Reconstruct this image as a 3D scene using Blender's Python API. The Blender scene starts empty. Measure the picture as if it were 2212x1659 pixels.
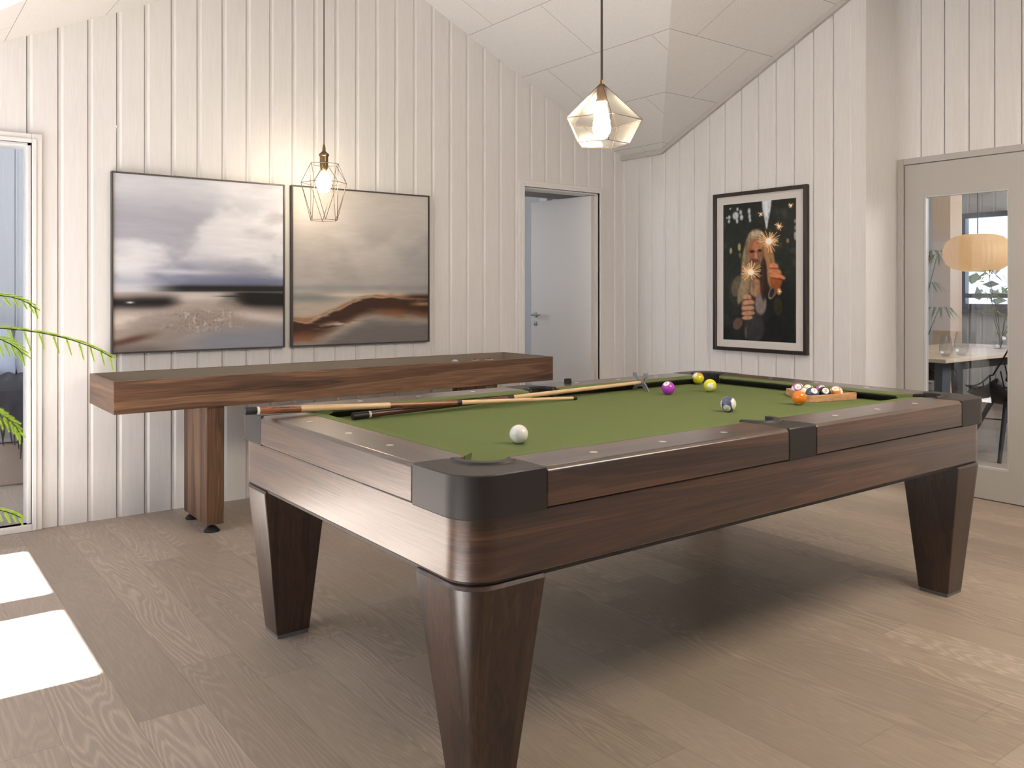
import bpy, bmesh, math, random
import numpy as np
from mathutils import Vector, Matrix
random.seed(4)
S = bpy.context.scene
COL = S.collection
PI = math.pi

# ------------------------------------------------------------------ camera
cam_data = bpy.data.cameras.new('camera'); cam = bpy.data.objects.new('camera', cam_data); COL.objects.link(cam)
cam.location = (0, 0, 1.22)
cam.rotation_euler = (PI/2, 0, -math.radians(90-52.912))
cam_data.sensor_width = 36; cam_data.lens = 36*1840/2212
cam_data.shift_y = -(829.5-634)/2212
cam_data.clip_start = 0.05
S.camera = cam
# ------------------------------------------------------------------ view
S.view_settings.view_transform = 'Standard'; S.view_settings.look = 'None'
S.view_settings.exposure = 0.0; S.view_settings.gamma = 1; S.view_settings.use_curve_mapping = False
# ------------------------------------------------------------------ world
W = bpy.data.worlds.new('world'); S.world = W; W.use_nodes = True
bg = W.node_tree.nodes['Background']; bg.inputs[0].default_value = (0.72, 0.82, 1.0, 1); bg.inputs[1].default_value = 2.2
# ------------------------------------------------------------------ lights
def area(name, loc, direction, sx, sy, power, color=(1, 1, 1)):
    l = bpy.data.lights.new(name, 'AREA'); l.shape = 'RECTANGLE'; l.size = sx; l.size_y = sy
    l.energy = power; l.color = color
    o = bpy.data.objects.new(name, l); COL.objects.link(o); o.location = loc
    o.rotation_euler = Vector(direction).to_track_quat('-Z', 'Y').to_euler()
    return o
sun = bpy.data.lights.new('sun', 'SUN'); sun.energy = 140; sun.angle = math.radians(0.8); sun.color = (0.91, 0.96, 1.0)
so = bpy.data.objects.new('sun', sun); COL.objects.link(so)
so.location = (-6, 2, 8)
so.rotation_euler = Vector((1, 0, -1.205)).to_track_quat('-Z', 'Y').to_euler()
# daylight through the left and front windows, then four added fill lamps
area('daylight_west', (-1.38, 3.79, 1.15), (1, 0, -0.05), 2.2, 1.6, 34, (0.86, 0.93, 1.0))
area('daylight_narrow', (-1.38, 1.58, 1.5), (1, 0, -0.1), 1.2, 0.85, 22, (0.95, 0.97, 1.0))
area('daylight_south', (3.95, -2.38, 1.5), (0, 1, 0), 1.5, 1.2, 3, (1.0, 0.95, 0.89))
area('fill_roof', (3.3, 0.37, 2.57), (0, 0.45, -0.9), 1.7, 0.8, 70, (1.0, 0.86, 0.70))  # added lamp below the blocked roof window, stands in for its daylight
area('fill_bedroom', (1.5, 5.5, 2.3), (-0.3, 0.6, -1), 1.2, 0.6, 32, (0.86, 0.92, 1.0))  # added inside the bedroom to brighten its walls, no window there
area('fill_hall', (3.0, 6.6, 1.7), (1, -0.1, -0.2), 1.0, 1.4, 17, (0.93, 0.95, 1.0))  # added in the windowless hall to light the open door leaf
area('fill_dining', (7.6, 1.15, 2.3), (0.0, 1, -0.75), 3.0, 1.2, 105, (1.0, 0.93, 0.84))  # added lamp inside the dining room, stands in for daylight

# ================================================================== materials
MATS = {}
def new_mat(name):
    m = bpy.data.materials.new(name); m.use_nodes = True
    nt = m.node_tree; b = nt.nodes['Principled BSDF']
    return m, nt, b
def node(nt, typ, **kw):
    n = nt.nodes.new(typ)
    for k, v in kw.items(): setattr(n, k, v)
    return n
def plain(name, col, rough=0.5, metal=0.0, spec=0.5, bump=0.0, bscale=200, coat=0.0, emit=None, estr=0, var=0.0):
    if name in MATS: return MATS[name]
    m, nt, b = new_mat(name)
    b.inputs['Base Color'].default_value = (*col, 1); b.inputs['Roughness'].default_value = rough
    b.inputs['Metallic'].default_value = metal; b.inputs['Specular IOR Level'].default_value = spec
    b.inputs['Coat Weight'].default_value = coat
    tc = node(nt, 'ShaderNodeTexCoord')
    nz = node(nt, 'ShaderNodeTexNoise'); nz.inputs['Scale'].default_value = bscale; nz.inputs['Detail'].default_value = 4
    nt.links.new(tc.outputs['Object'], nz.inputs['Vector'])
    mx = node(nt, 'ShaderNodeMix', data_type='RGBA')
    mx.inputs[6].default_value = (*[c*(1-var) for c in col], 1); mx.inputs[7].default_value = (*[min(1, c*(1+var)) for c in col], 1)
    nt.links.new(nz.outputs['Fac'], mx.inputs[0]); nt.links.new(mx.outputs[2], b.inputs['Base Color'])
    if bump:
        bp = node(nt, 'ShaderNodeBump'); bp.inputs['Strength'].default_value = bump; bp.inputs['Distance'].default_value = 0.002
        nt.links.new(nz.outputs['Fac'], bp.inputs['Height']); nt.links.new(bp.outputs[0], b.inputs['Normal'])
    if emit:
        b.inputs['Emission Color'].default_value = (*emit, 1); b.inputs['Emission Strength'].default_value = estr
    MATS[name] = m; return m
def ramp(nt, stops):
    r = node(nt, 'ShaderNodeValToRGB'); e = r.color_ramp.elements
    while len(e) > 1: e.remove(e[-1])
    e[0].position = stops[0][0]; e[0].color = (*stops[0][1], 1)
    for p, c in stops[1:]:
        q = e.new(p); q.color = (*c, 1)
    return r
def wood(name, axis, cols, rough=0.4, across=9.0, along=0.45, off=0.0, bump=0.15, coat=0.0, spec=0.5, streak=0.35, flat=None):
    """streaky plank wood, grain running along axis 0/1/2"""
    m, nt, b = new_mat(name); L = nt.links
    tc = node(nt, 'ShaderNodeTexCoord'); mp = node(nt, 'ShaderNodeMapping')
    sc = [across]*3; sc[axis] = along
    if flat is not None: sc[flat] = 0.5
    mp.inputs['Scale'].default_value = sc
    mp.inputs['Location'].default_value = (off, off*1.7, off*0.6)
    L.new(tc.outputs['Object'], mp.inputs['Vector'])
    n1 = node(nt, 'ShaderNodeTexNoise'); n1.inputs['Scale'].default_value = 1.0; n1.inputs['Detail'].default_value = 5; n1.inputs['Distortion'].default_value = 0.7
    L.new(mp.outputs[0], n1.inputs['Vector'])
    wv = node(nt, 'ShaderNodeMath', operation='MULTIPLY'); wv.inputs[1].default_value = 62.0
    L.new(n1.outputs['Fac'], wv.inputs[0])
    sn = node(nt, 'ShaderNodeMath', operation='SINE'); L.new(wv.outputs[0], sn.inputs[0])
    ma = node(nt, 'ShaderNodeMath', operation='MULTIPLY_ADD'); ma.inputs[1].default_value = 0.055; 
    L.new(sn.outputs[0], ma.inputs[0]); L.new(n1.outputs['Fac'], ma.inputs[2])
    rp = ramp(nt, [(0.30, cols[0]), (0.47, cols[1]), (0.60, cols[2]), (0.75, cols[1])]); L.new(ma.outputs[0], rp.inputs[0])
    mp2 = node(nt, 'ShaderNodeMapping'); s2 = [240.0]*3; s2[axis] = 4.0
    if flat is not None: s2[flat] = 4.0
    mp2.inputs['Scale'].default_value = s2
    L.new(tc.outputs['Object'], mp2.inputs['Vector'])
    n2 = node(nt, 'ShaderNodeTexNoise'); n2.inputs['Scale'].default_value = 1.0; n2.inputs['Detail'].default_value = 3
    L.new(mp2.outputs[0], n2.inputs['Vector'])
    r2 = ramp(nt, [(0.35, (1-streak,)*3), (0.6, (1.08,)*3)]); L.new(n2.outputs['Fac'], r2.inputs[0])
    mx = node(nt, 'ShaderNodeMix', data_type='RGBA', blend_type='MULTIPLY'); mx.inputs[0].default_value = 1
    L.new(rp.outputs[0], mx.inputs[6]); L.new(r2.outputs[0], mx.inputs[7]); L.new(mx.outputs[2], b.inputs['Base Color'])
    bp = node(nt, 'ShaderNodeBump'); bp.inputs['Strength'].default_value = bump; bp.inputs['Distance'].default_value = 0.0012
    L.new(n2.outputs['Fac'], bp.inputs['Height']); L.new(bp.outputs[0], b.inputs['Normal'])
    b.inputs['Roughness'].default_value = rough; b.inputs['Coat Weight'].default_value = coat; b.inputs['Coat Roughness'].default_value = 0.27; b.inputs['Coat IOR'].default_value = 1.5 if coat > .5 else 1.5
    b.inputs['Specular IOR Level'].default_value = spec
    return m
def painted_boards(name, col, rough=0.55):
    m, nt, b = new_mat(name); L = nt.links
    tc = node(nt, 'ShaderNodeTexCoord'); mp = node(nt, 'ShaderNodeMapping'); mp.inputs['Scale'].default_value = (90, 90, 5)
    L.new(tc.outputs['Object'], mp.inputs['Vector'])
    n = node(nt, 'ShaderNodeTexNoise'); n.inputs['Scale'].default_value = 1; n.inputs['Detail'].default_value = 5; n.inputs['Distortion'].default_value = 1.2
    L.new(mp.outputs[0], n.inputs['Vector'])
    r = ramp(nt, [(0.3, tuple(c*0.94 for c in col)), (0.62, col)]); L.new(n.outputs['Fac'], r.inputs[0]); L.new(r.outputs[0], b.inputs['Base Color'])
    bp = node(nt, 'ShaderNodeBump'); bp.inputs['Strength'].default_value = 0.22; bp.inputs['Distance'].default_value = 0.001
    L.new(n.outputs['Fac'], bp.inputs['Height']); L.new(bp.outputs[0], b.inputs['Normal'])
    b.inputs['Roughness'].default_value = rough; b.inputs['Specular IOR Level'].default_value = 0.35
    return m
def glass_mat(name, tint=(1, 1, 1), refl=1.0, rough=0.0, ior=1.5):
    m, nt, b = new_mat(name); L = nt.links
    nt.nodes.remove(b)
    out = nt.nodes['Material Output']
    tr = node(nt, 'ShaderNodeBsdfTransparent'); tr.inputs[0].default_value = (*tint, 1)
    gl = node(nt, 'ShaderNodeBsdfGlossy'); gl.inputs['Roughness'].default_value = rough
    lw = node(nt, 'ShaderNodeLayerWeight'); lw.inputs[0].default_value = 0.5
    pw = node(nt, 'ShaderNodeMath', operation='POWER'); pw.inputs[1].default_value = 4.0; L.new(lw.outputs['Facing'], pw.inputs[0])
    mu = node(nt, 'ShaderNodeMath', operation='MULTIPLY_ADD', use_clamp=True); mu.inputs[1].default_value = 0.9*refl; mu.inputs[2].default_value = 0.035*refl
    L.new(pw.outputs[0], mu.inputs[0])
    mx = node(nt, 'ShaderNodeMixShader'); L.new(mu.outputs[0], mx.inputs[0]); L.new(tr.outputs[0], mx.inputs[1]); L.new(gl.outputs[0], mx.inputs[2])
    L.new(mx.outputs[0], out.inputs['Surface'])
    return m
def ceiling_mat(name, swap):
    m, nt, b = new_mat(name); L = nt.links
    tc = node(nt, 'ShaderNodeTexCoord'); sx = node(nt, 'ShaderNodeSeparateXYZ'); L.new(tc.outputs['Object'], sx.inputs[0])
    cb = node(nt, 'ShaderNodeCombineXYZ')
    # rows 0.474 m wide; joints along a row every 1.0 m
    a, c = ('Y', 'X') if not swap else ('X', 'Y')
    ad1 = node(nt, 'ShaderNodeMath', operation='ADD'); ad2 = node(nt, 'ShaderNodeMath', operation='ADD')
    L.new(sx.outputs[a], ad1.inputs[0]); L.new(sx.outputs[c], ad2.inputs[0])
    if not swap: ad1.inputs[1].default_value = 10-4.0+0.512; ad2.inputs[1].default_value = 4.74-3.396
    else: ad1.inputs[1].default_value = 10.0-4.42; ad2.inputs[1].default_value = 4.74-3.063
    L.new(ad1.outputs[0], cb.inputs[0]); L.new(ad2.outputs[0], cb.inputs[1])
    br = node(nt, 'ShaderNodeTexBrick'); br.inputs['Scale'].default_value = 1; br.inputs['Mortar Size'].default_value = 0.0022
    br.inputs['Mortar Smooth'].default_value = 0.3
    br.inputs['Brick Width'].default_value = 1.02; br.inputs['Row Height'].default_value = 0.474; br.offset = 0.5
    br.inputs['Color1'].default_value = (0.80, 0.785, 0.765, 1); br.inputs['Color2'].default_value = (0.78, 0.765, 0.745, 1); br.inputs['Mortar'].default_value = (0.40, 0.37, 0.34, 1)
    L.new(cb.outputs[0], br.inputs['Vector']); 
    n = node(nt, 'ShaderNodeTexNoise'); n.inputs['Scale'].default_value = 160; n.inputs['Detail'].default_value = 3; L.new(tc.outputs['Object'], n.inputs['Vector'])
    r = ramp(nt, [(0.35, (0.90,)*3), (0.65, (1,)*3)]); L.new(n.outputs['Fac'], r.inputs[0])
    mx = node(nt, 'ShaderNodeMix', data_type='RGBA', blend_type='MULTIPLY'); mx.inputs[0].default_value = 1
    L.new(br.outputs['Color'], mx.inputs[6]); L.new(r.outputs[0], mx.inputs[7]); L.new(mx.outputs[2], b.inputs['Base Color'])
    b.inputs['Roughness'].default_value = 0.85; b.inputs['Specular IOR Level'].default_value = 0.2
    return m
def floor_mat(name):
    m, nt, b = new_mat(name); L = nt.links
    tc = node(nt, 'ShaderNodeTexCoord'); sp = node(nt, 'ShaderNodeSeparateXYZ'); L.new(tc.outputs['Object'], sp.inputs[0])
    def M(op, a, bb=None, c=None):
        n = node(nt, 'ShaderNodeMath', operation=op)
        for i, v in enumerate((a, bb, c)):
            if v is None: continue
            if isinstance(v, (int, float)): n.inputs[i].default_value = v
            else: L.new(v, n.inputs[i])
        return n.outputs[0]
    w, ln = 0.19, 1.45
    xr = M('DIVIDE', M('ADD', sp.outputs['X'], 10.03), w); row = M('FLOOR', xr); fx = M('FRACT', xr)
    wn = node(nt, 'ShaderNodeTexWhiteNoise', noise_dimensions='1D'); L.new(row, wn.inputs['W'])
    yr = M('ADD', M('DIVIDE', M('ADD', sp.outputs['Y'], 20), ln), M('MULTIPLY', wn.outputs['Value'], 7.3)); col = M('FLOOR', yr); fy = M('FRACT', yr)
    cv = node(nt, 'ShaderNodeCombineXYZ'); L.new(row, cv.inputs[0]); L.new(col, cv.inputs[1])
    w2 = node(nt, 'ShaderNodeTexWhiteNoise', noise_dimensions='2D'); L.new(cv.outputs[0], w2.inputs['Vector'])
    rnd = w2.outputs['Value']
    # large figure: a shallow heart cut through stretched rings
    gx = M('ADD', M('MULTIPLY', sp.outputs['X'], 5.2), M('MULTIPLY', rnd, 31.0)); gy = M('ADD', M('MULTIPLY', sp.outputs['Y'], 0.60), M('MULTIPLY', rnd, 17.0))
    gv = node(nt, 'ShaderNodeCombineXYZ'); L.new(gx, gv.inputs[0]); L.new(gy, gv.inputs[1])
    n1 = node(nt, 'ShaderNodeTexNoise'); n1.inputs['Scale'].default_value = 1.0; n1.inputs['Detail'].default_value = 2.5; n1.inputs['Roughness'].default_value = 0.42; L.new(gv.outputs[0], n1.inputs['Vector'])
    gv2 = node(nt, 'ShaderNodeCombineXYZ'); L.new(M('MULTIPLY', sp.outputs['X'], 210.0), gv2.inputs[0]); L.new(M('MULTIPLY', sp.outputs['Y'], 9.0), gv2.inputs[1]); L.new(M('MULTIPLY', rnd, 9.0), gv2.inputs[2])
    n2 = node(nt, 'ShaderNodeTexNoise'); n2.inputs['Scale'].default_value = 1.0; n2.inputs['Detail'].default_value = 3; L.new(gv2.outputs[0], n2.inputs['Vector'])
    rings = M('SINE', M('MULTIPLY_ADD', n2.outputs['Fac'], 2.2, M('MULTIPLY', n1.outputs['Fac'], 240.0)))
    rings = M('POWER', M('MULTIPLY_ADD', rings, 0.5, 0.5), 2.2)
    n3 = node(nt, 'ShaderNodeTexNoise'); n3.inputs['Scale'].default_value = 0.6; n3.inputs['Detail'].default_value = 3; L.new(gv.outputs[0], n3.inputs['Vector'])
    base = ramp(nt, [(0.0, (0.225, 0.180, 0.142)), (0.30, (0.335, 0.272, 0.218)), (0.6, (0.385, 0.312, 0.250)), (1.0, (0.43, 0.355, 0.288))])
    L.new(M('MULTIPLY_ADD', n3.outputs['Fac'], 0.6, M('MULTIPLY', rnd, 0.50)), base.inputs[0])
    n4 = node(nt, 'ShaderNodeTexNoise'); n4.inputs['Scale'].default_value = 0.45; n4.inputs['Detail'].default_value = 1; L.new(gv.outputs[0], n4.inputs['Vector'])
    mr = node(nt, 'ShaderNodeMapRange'); mr.inputs['From Min'].default_value = 0.42; mr.inputs['From Max'].default_value = 0.60; mr.inputs['To Min'].default_value = 0.18; L.new(n4.outputs['Fac'], mr.inputs['Value'])
    ringamt = M('MULTIPLY', M('MULTIPLY', rings, mr.outputs[0]), M('MULTIPLY_ADD', n2.outputs['Fac'], 0.8, 0.1))
    k = M('ADD', M('MULTIPLY', ringamt, 0.50), M('MULTIPLY', n2.outputs['Fac'], 0.30))
    k = M('ADD', k, 0.75)
    ex = M('MINIMUM', fx, M('SUBTRACT', 1.0, fx)); ey = M('MINIMUM', fy, M('SUBTRACT', 1.0, fy))
    sx_ = node(nt, 'ShaderNodeMapRange'); sx_.inputs['From Min'].default_value = 0.0; sx_.inputs['From Max'].default_value = 0.012; sx_.inputs['To Min'].default_value = 0.72; L.new(ex, sx_.inputs['Value'])
    sy_ = node(nt, 'ShaderNodeMapRange'); sy_.inputs['From Min'].default_value = 0.0; sy_.inputs['From Max'].default_value = 0.0016; sy_.inputs['To Min'].default_value = 0.72; L.new(ey, sy_.inputs['Value'])
    k = M('MULTIPLY', k, M('MULTIPLY', sx_.outputs[0], sy_.outputs[0]))
    vm = node(nt, 'ShaderNodeVectorMath', operation='SCALE'); L.new(base.outputs[0], vm.inputs[0]); L.new(k, vm.inputs['Scale'])
    L.new(vm.outputs[0], b.inputs['Base Color'])
    bp = node(nt, 'ShaderNodeBump'); bp.inputs['Strength'].default_value = 0.25; bp.inputs['Distance'].default_value = 0.001; L.new(k, bp.inputs['Height']); L.new(bp.outputs[0], b.inputs['Normal'])
    b.inputs['Roughness'].default_value = 0.48; b.inputs['Specular IOR Level'].default_value = 0.45
    return m
def attr_mat(name, rough=0.6, bump=0.0):
    m, nt, b = new_mat(name)
    a = node(nt, 'ShaderNodeAttribute'); a.attribute_name = 'Col'
    nt.links.new(a.outputs['Color'], b.inputs['Base Color']); b.inputs['Roughness'].default_value = rough
    b.inputs['Specular IOR Level'].default_value = 0.3
    if bump:
        n = node(nt, 'ShaderNodeTexNoise'); n.inputs['Scale'].default_value = 500
        tc = node(nt, 'ShaderNodeTexCoord'); nt.links.new(tc.outputs['Object'], n.inputs['Vector'])
        bp = node(nt, 'ShaderNodeBump'); bp.inputs['Strength'].default_value = bump; bp.inputs['Distance'].default_value = 0.001
        nt.links.new(n.outputs['Fac'], bp.inputs['Height']); nt.links.new(bp.outputs[0], b.inputs['Normal'])
    return m

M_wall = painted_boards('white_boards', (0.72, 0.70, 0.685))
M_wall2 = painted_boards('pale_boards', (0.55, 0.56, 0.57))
M_trim = plain('white_trim', (0.72, 0.70, 0.685), 0.4)
M_door = plain('door_paint', (0.62, 0.59, 0.565), 0.45)
M_door3 = plain('door_paint_grey', (0.43, 0.41, 0.385), 0.45)
M_ceilA = ceiling_mat('ceiling_tiles', False); M_ceilC = ceiling_mat('ceiling_tiles_turned', True)
M_floor = floor_mat('oak_planks')
M_pane = glass_mat('window_pane', (0.97, 0.98, 1.0), 1.0)
M_pane3 = glass_mat('door_pane', (0.88, 0.90, 0.93), 1.5)
WAL = [(0.050, 0.024, 0.013), (0.125, 0.062, 0.033), (0.21, 0.115, 0.062)]
TAB = [(0.020, 0.008, 0.004), (0.052, 0.020, 0.009), (0.095, 0.040, 0.018)]
M_walX = wood('walnut_x', 0, WAL, 0.42); M_walY = wood('walnut_y', 1, WAL, 0.42, off=3); M_walZ = wood('walnut_z', 2, WAL, 0.42, off=7)
M_tabX = wood('table_wood_x', 0, TAB, 0.36, coat=1.0, bump=0.3); M_tabY = wood('table_wood_y', 1, TAB, 0.36, off=5, coat=1.0, bump=0.3); M_tabZ = wood('table_wood_z', 2, [(0.012, 0.006, 0.0035), (0.032, 0.014, 0.008), (0.055, 0.026, 0.014)], 0.40, off=2, across=14, coat=0.4)
M_aprX = wood('apron_wood_x', 0, TAB, 0.36, off=1, coat=1.0, bump=0.3, flat=1, across=12); M_aprY = wood('apron_wood_y', 1, TAB, 0.36, off=5, coat=1.0, bump=0.3, flat=0, across=12)
M_cast = plain('black_casting', (0.018, 0.015, 0.014), 0.42, spec=0.5)
M_lip = plain('pocket_rubber', (0.022, 0.018, 0.017), 0.5)
M_black = plain('black_matte', (0.008, 0.008, 0.009), 0.5)
M_blackdk = plain('pocket_dark', (0.012, 0.011, 0.010), 0.8)
M_cloth = plain('green_cloth', (0.130, 0.165, 0.062), 0.95, spec=0.15, bump=0.3, bscale=900, var=0.10)
M_cushface = plain('cushion_face_black', (0.014, 0.012, 0.011), 0.8)
M_sight = plain('pearl_inlay', (0.45, 0.40, 0.33), 0.3)
M_steel = plain('brushed_steel', (0.55, 0.55, 0.56), 0.3, metal=1.0)
M_foot = plain('grey_foot', (0.13, 0.13, 0.14), 0.35)
M_brass = plain('aged_brass', (0.20, 0.13, 0.07), 0.35, metal=0.9)
M_wire = plain('dark_wire', (0.10, 0.07, 0.05), 0.4, metal=0.7)
M_cord = plain('dark_cord', (0.045, 0.03, 0.02), 0.6)
M_maple = wood('maple', 0, [(0.52, 0.33, 0.18), (0.60, 0.40, 0.22), (0.66, 0.46, 0.27)], 0.3, across=30, along=2, streak=0.1)
M_rosewood = wood('cue_rosewood', 0, [(0.10, 0.03, 0.015), (0.20, 0.07, 0.03), (0.30, 0.12, 0.05)], 0.25, across=30, along=4, streak=0.3)
M_rackwood = wood('rack_wood', 0, [(0.46, 0.22, 0.10), (0.54, 0.29, 0.14), (0.60, 0.36, 0.19)], 0.4, across=20, along=3, streak=0.15)

# ================================================================== mesh helpers
def link(name, bm, mats, parent=None, smooth=None, bevel=0.0, loc=None):
    me = bpy.data.meshes.new(name)
    bmesh.ops.recalc_face_normals(bm, faces=bm.faces)
    bm.to_mesh(me); bm.free()
    o = bpy.data.objects.new(name, me); COL.objects.link(o)
    for m in (mats if isinstance(mats, (list, tuple)) else [mats]): me.materials.append(m)
    if smooth is not None: me.shade_smooth(); me.set_sharp_from_angle(angle=math.radians(smooth))
    if bevel:
        md = o.modifiers.new('bevel', 'BEVEL'); md.width = bevel; md.segments = 2; md.limit_method = 'ANGLE'; md.angle_limit = math.radians(40)
        md.harden_normals = False
    if parent is not None:
        o.parent = parent; o.location = -Vector(parent.location) if loc is None else loc
    elif loc is not None: o.location = loc
    return o
def tag(o, label=None, cat=None, group=None, kind=None):
    if label: o['label'] = label
    if cat: o['category'] = cat
    if group: o['group'] = group
    if kind: o['kind'] = kind
    return o
def thing(name, loc, label, cat, group=None):
    o = bpy.data.objects.new(name, None); COL.objects.link(o); o.location = loc; o.empty_display_size = 0.05
    return tag(o, label, cat, group)
def box(bm, x0, x1, y0, y1, z0, z1, mi=0):
    v = [bm.verts.new((x, y, z)) for x in (x0, x1) for y in (y0, y1) for z in (z0, z1)]
    for f in ((0, 1, 3, 2), (4, 6, 7, 5), (0, 4, 5, 1), (2, 3, 7, 6), (0, 2, 6, 4), (1, 5, 7, 3)):
        bm.faces.new([v[i] for i in f]).material_index = mi
    return v
def prism(bm, pts, z0, z1, mi=0):
    a = [bm.verts.new((p[0], p[1], z0)) for p in pts]; b = [bm.verts.new((p[0], p[1], z1)) for p in pts]
    bm.faces.new(a[::-1]).material_index = mi; bm.faces.new(b).material_index = mi
    for i in range(len(pts)):
        j = (i+1) % len(pts); bm.faces.new((a[i], a[j], b[j], b[i])).material_index = mi
def prof_prism(bm, prof, axis, t0, t1, place, mi=0, shear=None):
    """profile of (s, z) swept along axis; place maps (s, t, z)->xyz; shear: t offset at both ends as function of s"""
    def pt(s, z, t, e):
        if shear: t = t + (shear(s) if e == 0 else -shear(s))
        return place(s, t, z)
    a = [bm.verts.new(pt(s, z, t0, 0)) for s, z in prof]; b = [bm.verts.new(pt(s, z, t1, 1)) for s, z in prof]
    bm.faces.new(a[::-1]); bm.faces.new(b)
    n = len(prof)
    for i in range(n): bm.faces.new((a[i], a[(i+1) % n], b[(i+1) % n], b[i]))
def ring_frame(d):
    d = d.normalized(); u = d.cross(Vector((0, 0, 1)))
    if u.length < 1e-3: u = Vector((1, 0, 0))
    u.normalize(); return u, d.cross(u)
def tube(bm, pts, r, n=8, mi=0, caps=True):
    pts = [Vector(p) for p in pts]; rs = r if isinstance(r, (list, tuple)) else [r]*len(pts)
    rings = []; pu = None
    for i, p in enumerate(pts):
        d = (pts[min(i+1, len(pts)-1)]-pts[max(i-1, 0)])
        u, v = ring_frame(d)
        if pu is not None and u.dot(pu) < 0: u, v = -u, -v
        pu = u
        rings.append([bm.verts.new(p+(u*math.cos(2*PI*k/n)+v*math.sin(2*PI*k/n))*rs[i]) for k in range(n)])
    for a, b in zip(rings, rings[1:]):
        for k in range(n): bm.faces.new((a[k], a[(k+1) % n], b[(k+1) % n], b[k])).material_index = mi
    if caps:
        bm.faces.new(rings[0][::-1]).material_index = mi; bm.faces.new(rings[-1]).material_index = mi
def lathe(bm, prof, c=(0, 0, 0), n=24, mi=0, fn=None):
    rings = []
    for r, z in prof:
        if r < 1e-6: rings.append([bm.verts.new((c[0], c[1], c[2]+z))]); continue
        ring = []
        for k in range(n):
            t = 2*PI*k/n; rr = r*(fn(t, z) if fn else 1)
            ring.append(bm.verts.new((c[0]+rr*math.cos(t), c[1]+rr*math.sin(t), c[2]+z)))
        rings.append(ring)
    for a, b in zip(rings, rings[1:]):
        if len(a) == 1 and len(b) == 1: continue
        for k in range(n):
            j = (k+1) % n
            if len(a) == 1: f = (a[0], b[j], b[k])
            elif len(b) == 1: f = (a[k], a[j], b[0])
            else: f = (a[k], a[j], b[j], b[k])
            bm.faces.new(f).material_index = mi
def BM(): return bmesh.new()

# ================================================================== ceiling shape
XR, YR, ZR = 2.55, 2.217, 3.454     # where the two ridges cross
def ceil_z(x, y):
    main = ZR - 0.478*abs(x-XR); cross = ZR - 0.478*abs(y-YR)
    if x > 4.93: main = 0
    return max(main, cross, 2.335)
# ================================================================== room shell
def struct(name, bm, mats, parent=None, **k):
    o = link(name, bm, mats, parent, **k)
    if parent is None: o['kind'] = 'structure'
    return o
def board_wall(name, axis, const, sgn, a0, a1, phase, openings, period=0.1432, groove=0.029, depth=0.007, mat=None, thick=0.14, ztop=None, slot=0.0045):
    """vertical boards with a rebate between them. axis: the coordinate that runs along the wall;
    const: face position on the other one; sgn: direction pointing into the wall"""
    zt = ztop or ((lambda a: ceil_z(a, const)) if axis == 0 else (lambda a: ceil_z(const, a)))
    P = lambda a, d, z: (a, const+sgn*d, z) if axis == 0 else (const+sgn*d, a, z)
    prof = [(a0, 0.0)]
    k = math.ceil((a0-phase)/period)
    while True:
        s = phase+k*period
        if s+groove > a1: break
        if s > a0: prof += [(s, 0.0), (s+0.0005, depth+0.012), (s+slot, depth+0.012), (s+slot+0.0005, depth), (s+groove-0.011, depth), (s+groove, 0.0)]
        k += 1
    prof.append((a1, 0.0))
    cuts = sorted({c for o in openings for c in o[:2]} | ({XR, 0.21, 4.90} if axis == 0 else {YR, 4.557, -0.12}))
    full = []
    for (p, q) in zip(prof, prof[1:]):
        full.append(p)
        for c in cuts:
            if p[0] < c < q[0]:
                t = (c-p[0])/(q[0]-p[0]); full.append((c, p[1]+t*(q[1]-p[1])))
    full.append(prof[-1])
    bm = BM()
    def spans(m, za, zb):
        segs = [(0.0, None)]
        for (o0, o1, z0, z1) in openings:
            if o0 < m < o1:
                segs = []
                if z0 > 0: segs.append((0.0, z0))
                segs.append((z1, None))
        return segs
    for (p, q) in zip(full, full[1:]):
        m = (p[0]+q[0])/2
        for (z0, z1) in spans(m, 0, 0):
            za, zb = (z1, z1) if z1 is not None else (zt(p[0])+0.03, zt(q[0])+0.03)
            bm.faces.new([bm.verts.new(P(p[0], p[1], z0)), bm.verts.new(P(q[0], q[1], z0)), bm.verts.new(P(q[0], q[1], zb)), bm.verts.new(P(p[0], p[1], za))])
    # solid core behind the boards
    cs = [a0]+[c for c in cuts if a0 < c < a1]+[a1]
    for c, d in zip(cs, cs[1:]):
        for (z0, z1) in spans((c+d)/2, 0, 0):
            za, zb = (z1, z1) if z1 is not None else (zt(c)+0.03, zt(d)+0.03)
            v = [bm.verts.new(P(a, e, z)) for (a, e, z) in ((c, depth+.014, z0), (d, depth+.014, z0), (d, depth+.014, zb), (c, depth+.014, za), (c, thick, z0), (d, thick, z0), (d, thick, zb), (c, thick, za))]
            for f in ((0, 3, 2, 1), (4, 5, 6, 7), (0, 1, 5, 4), (1, 2, 6, 5), (2, 3, 7, 6), (3, 0, 4, 7)): bm.faces.new([v[i] for i in f])
    return struct(name, bm, mat or M_wall)

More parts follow.
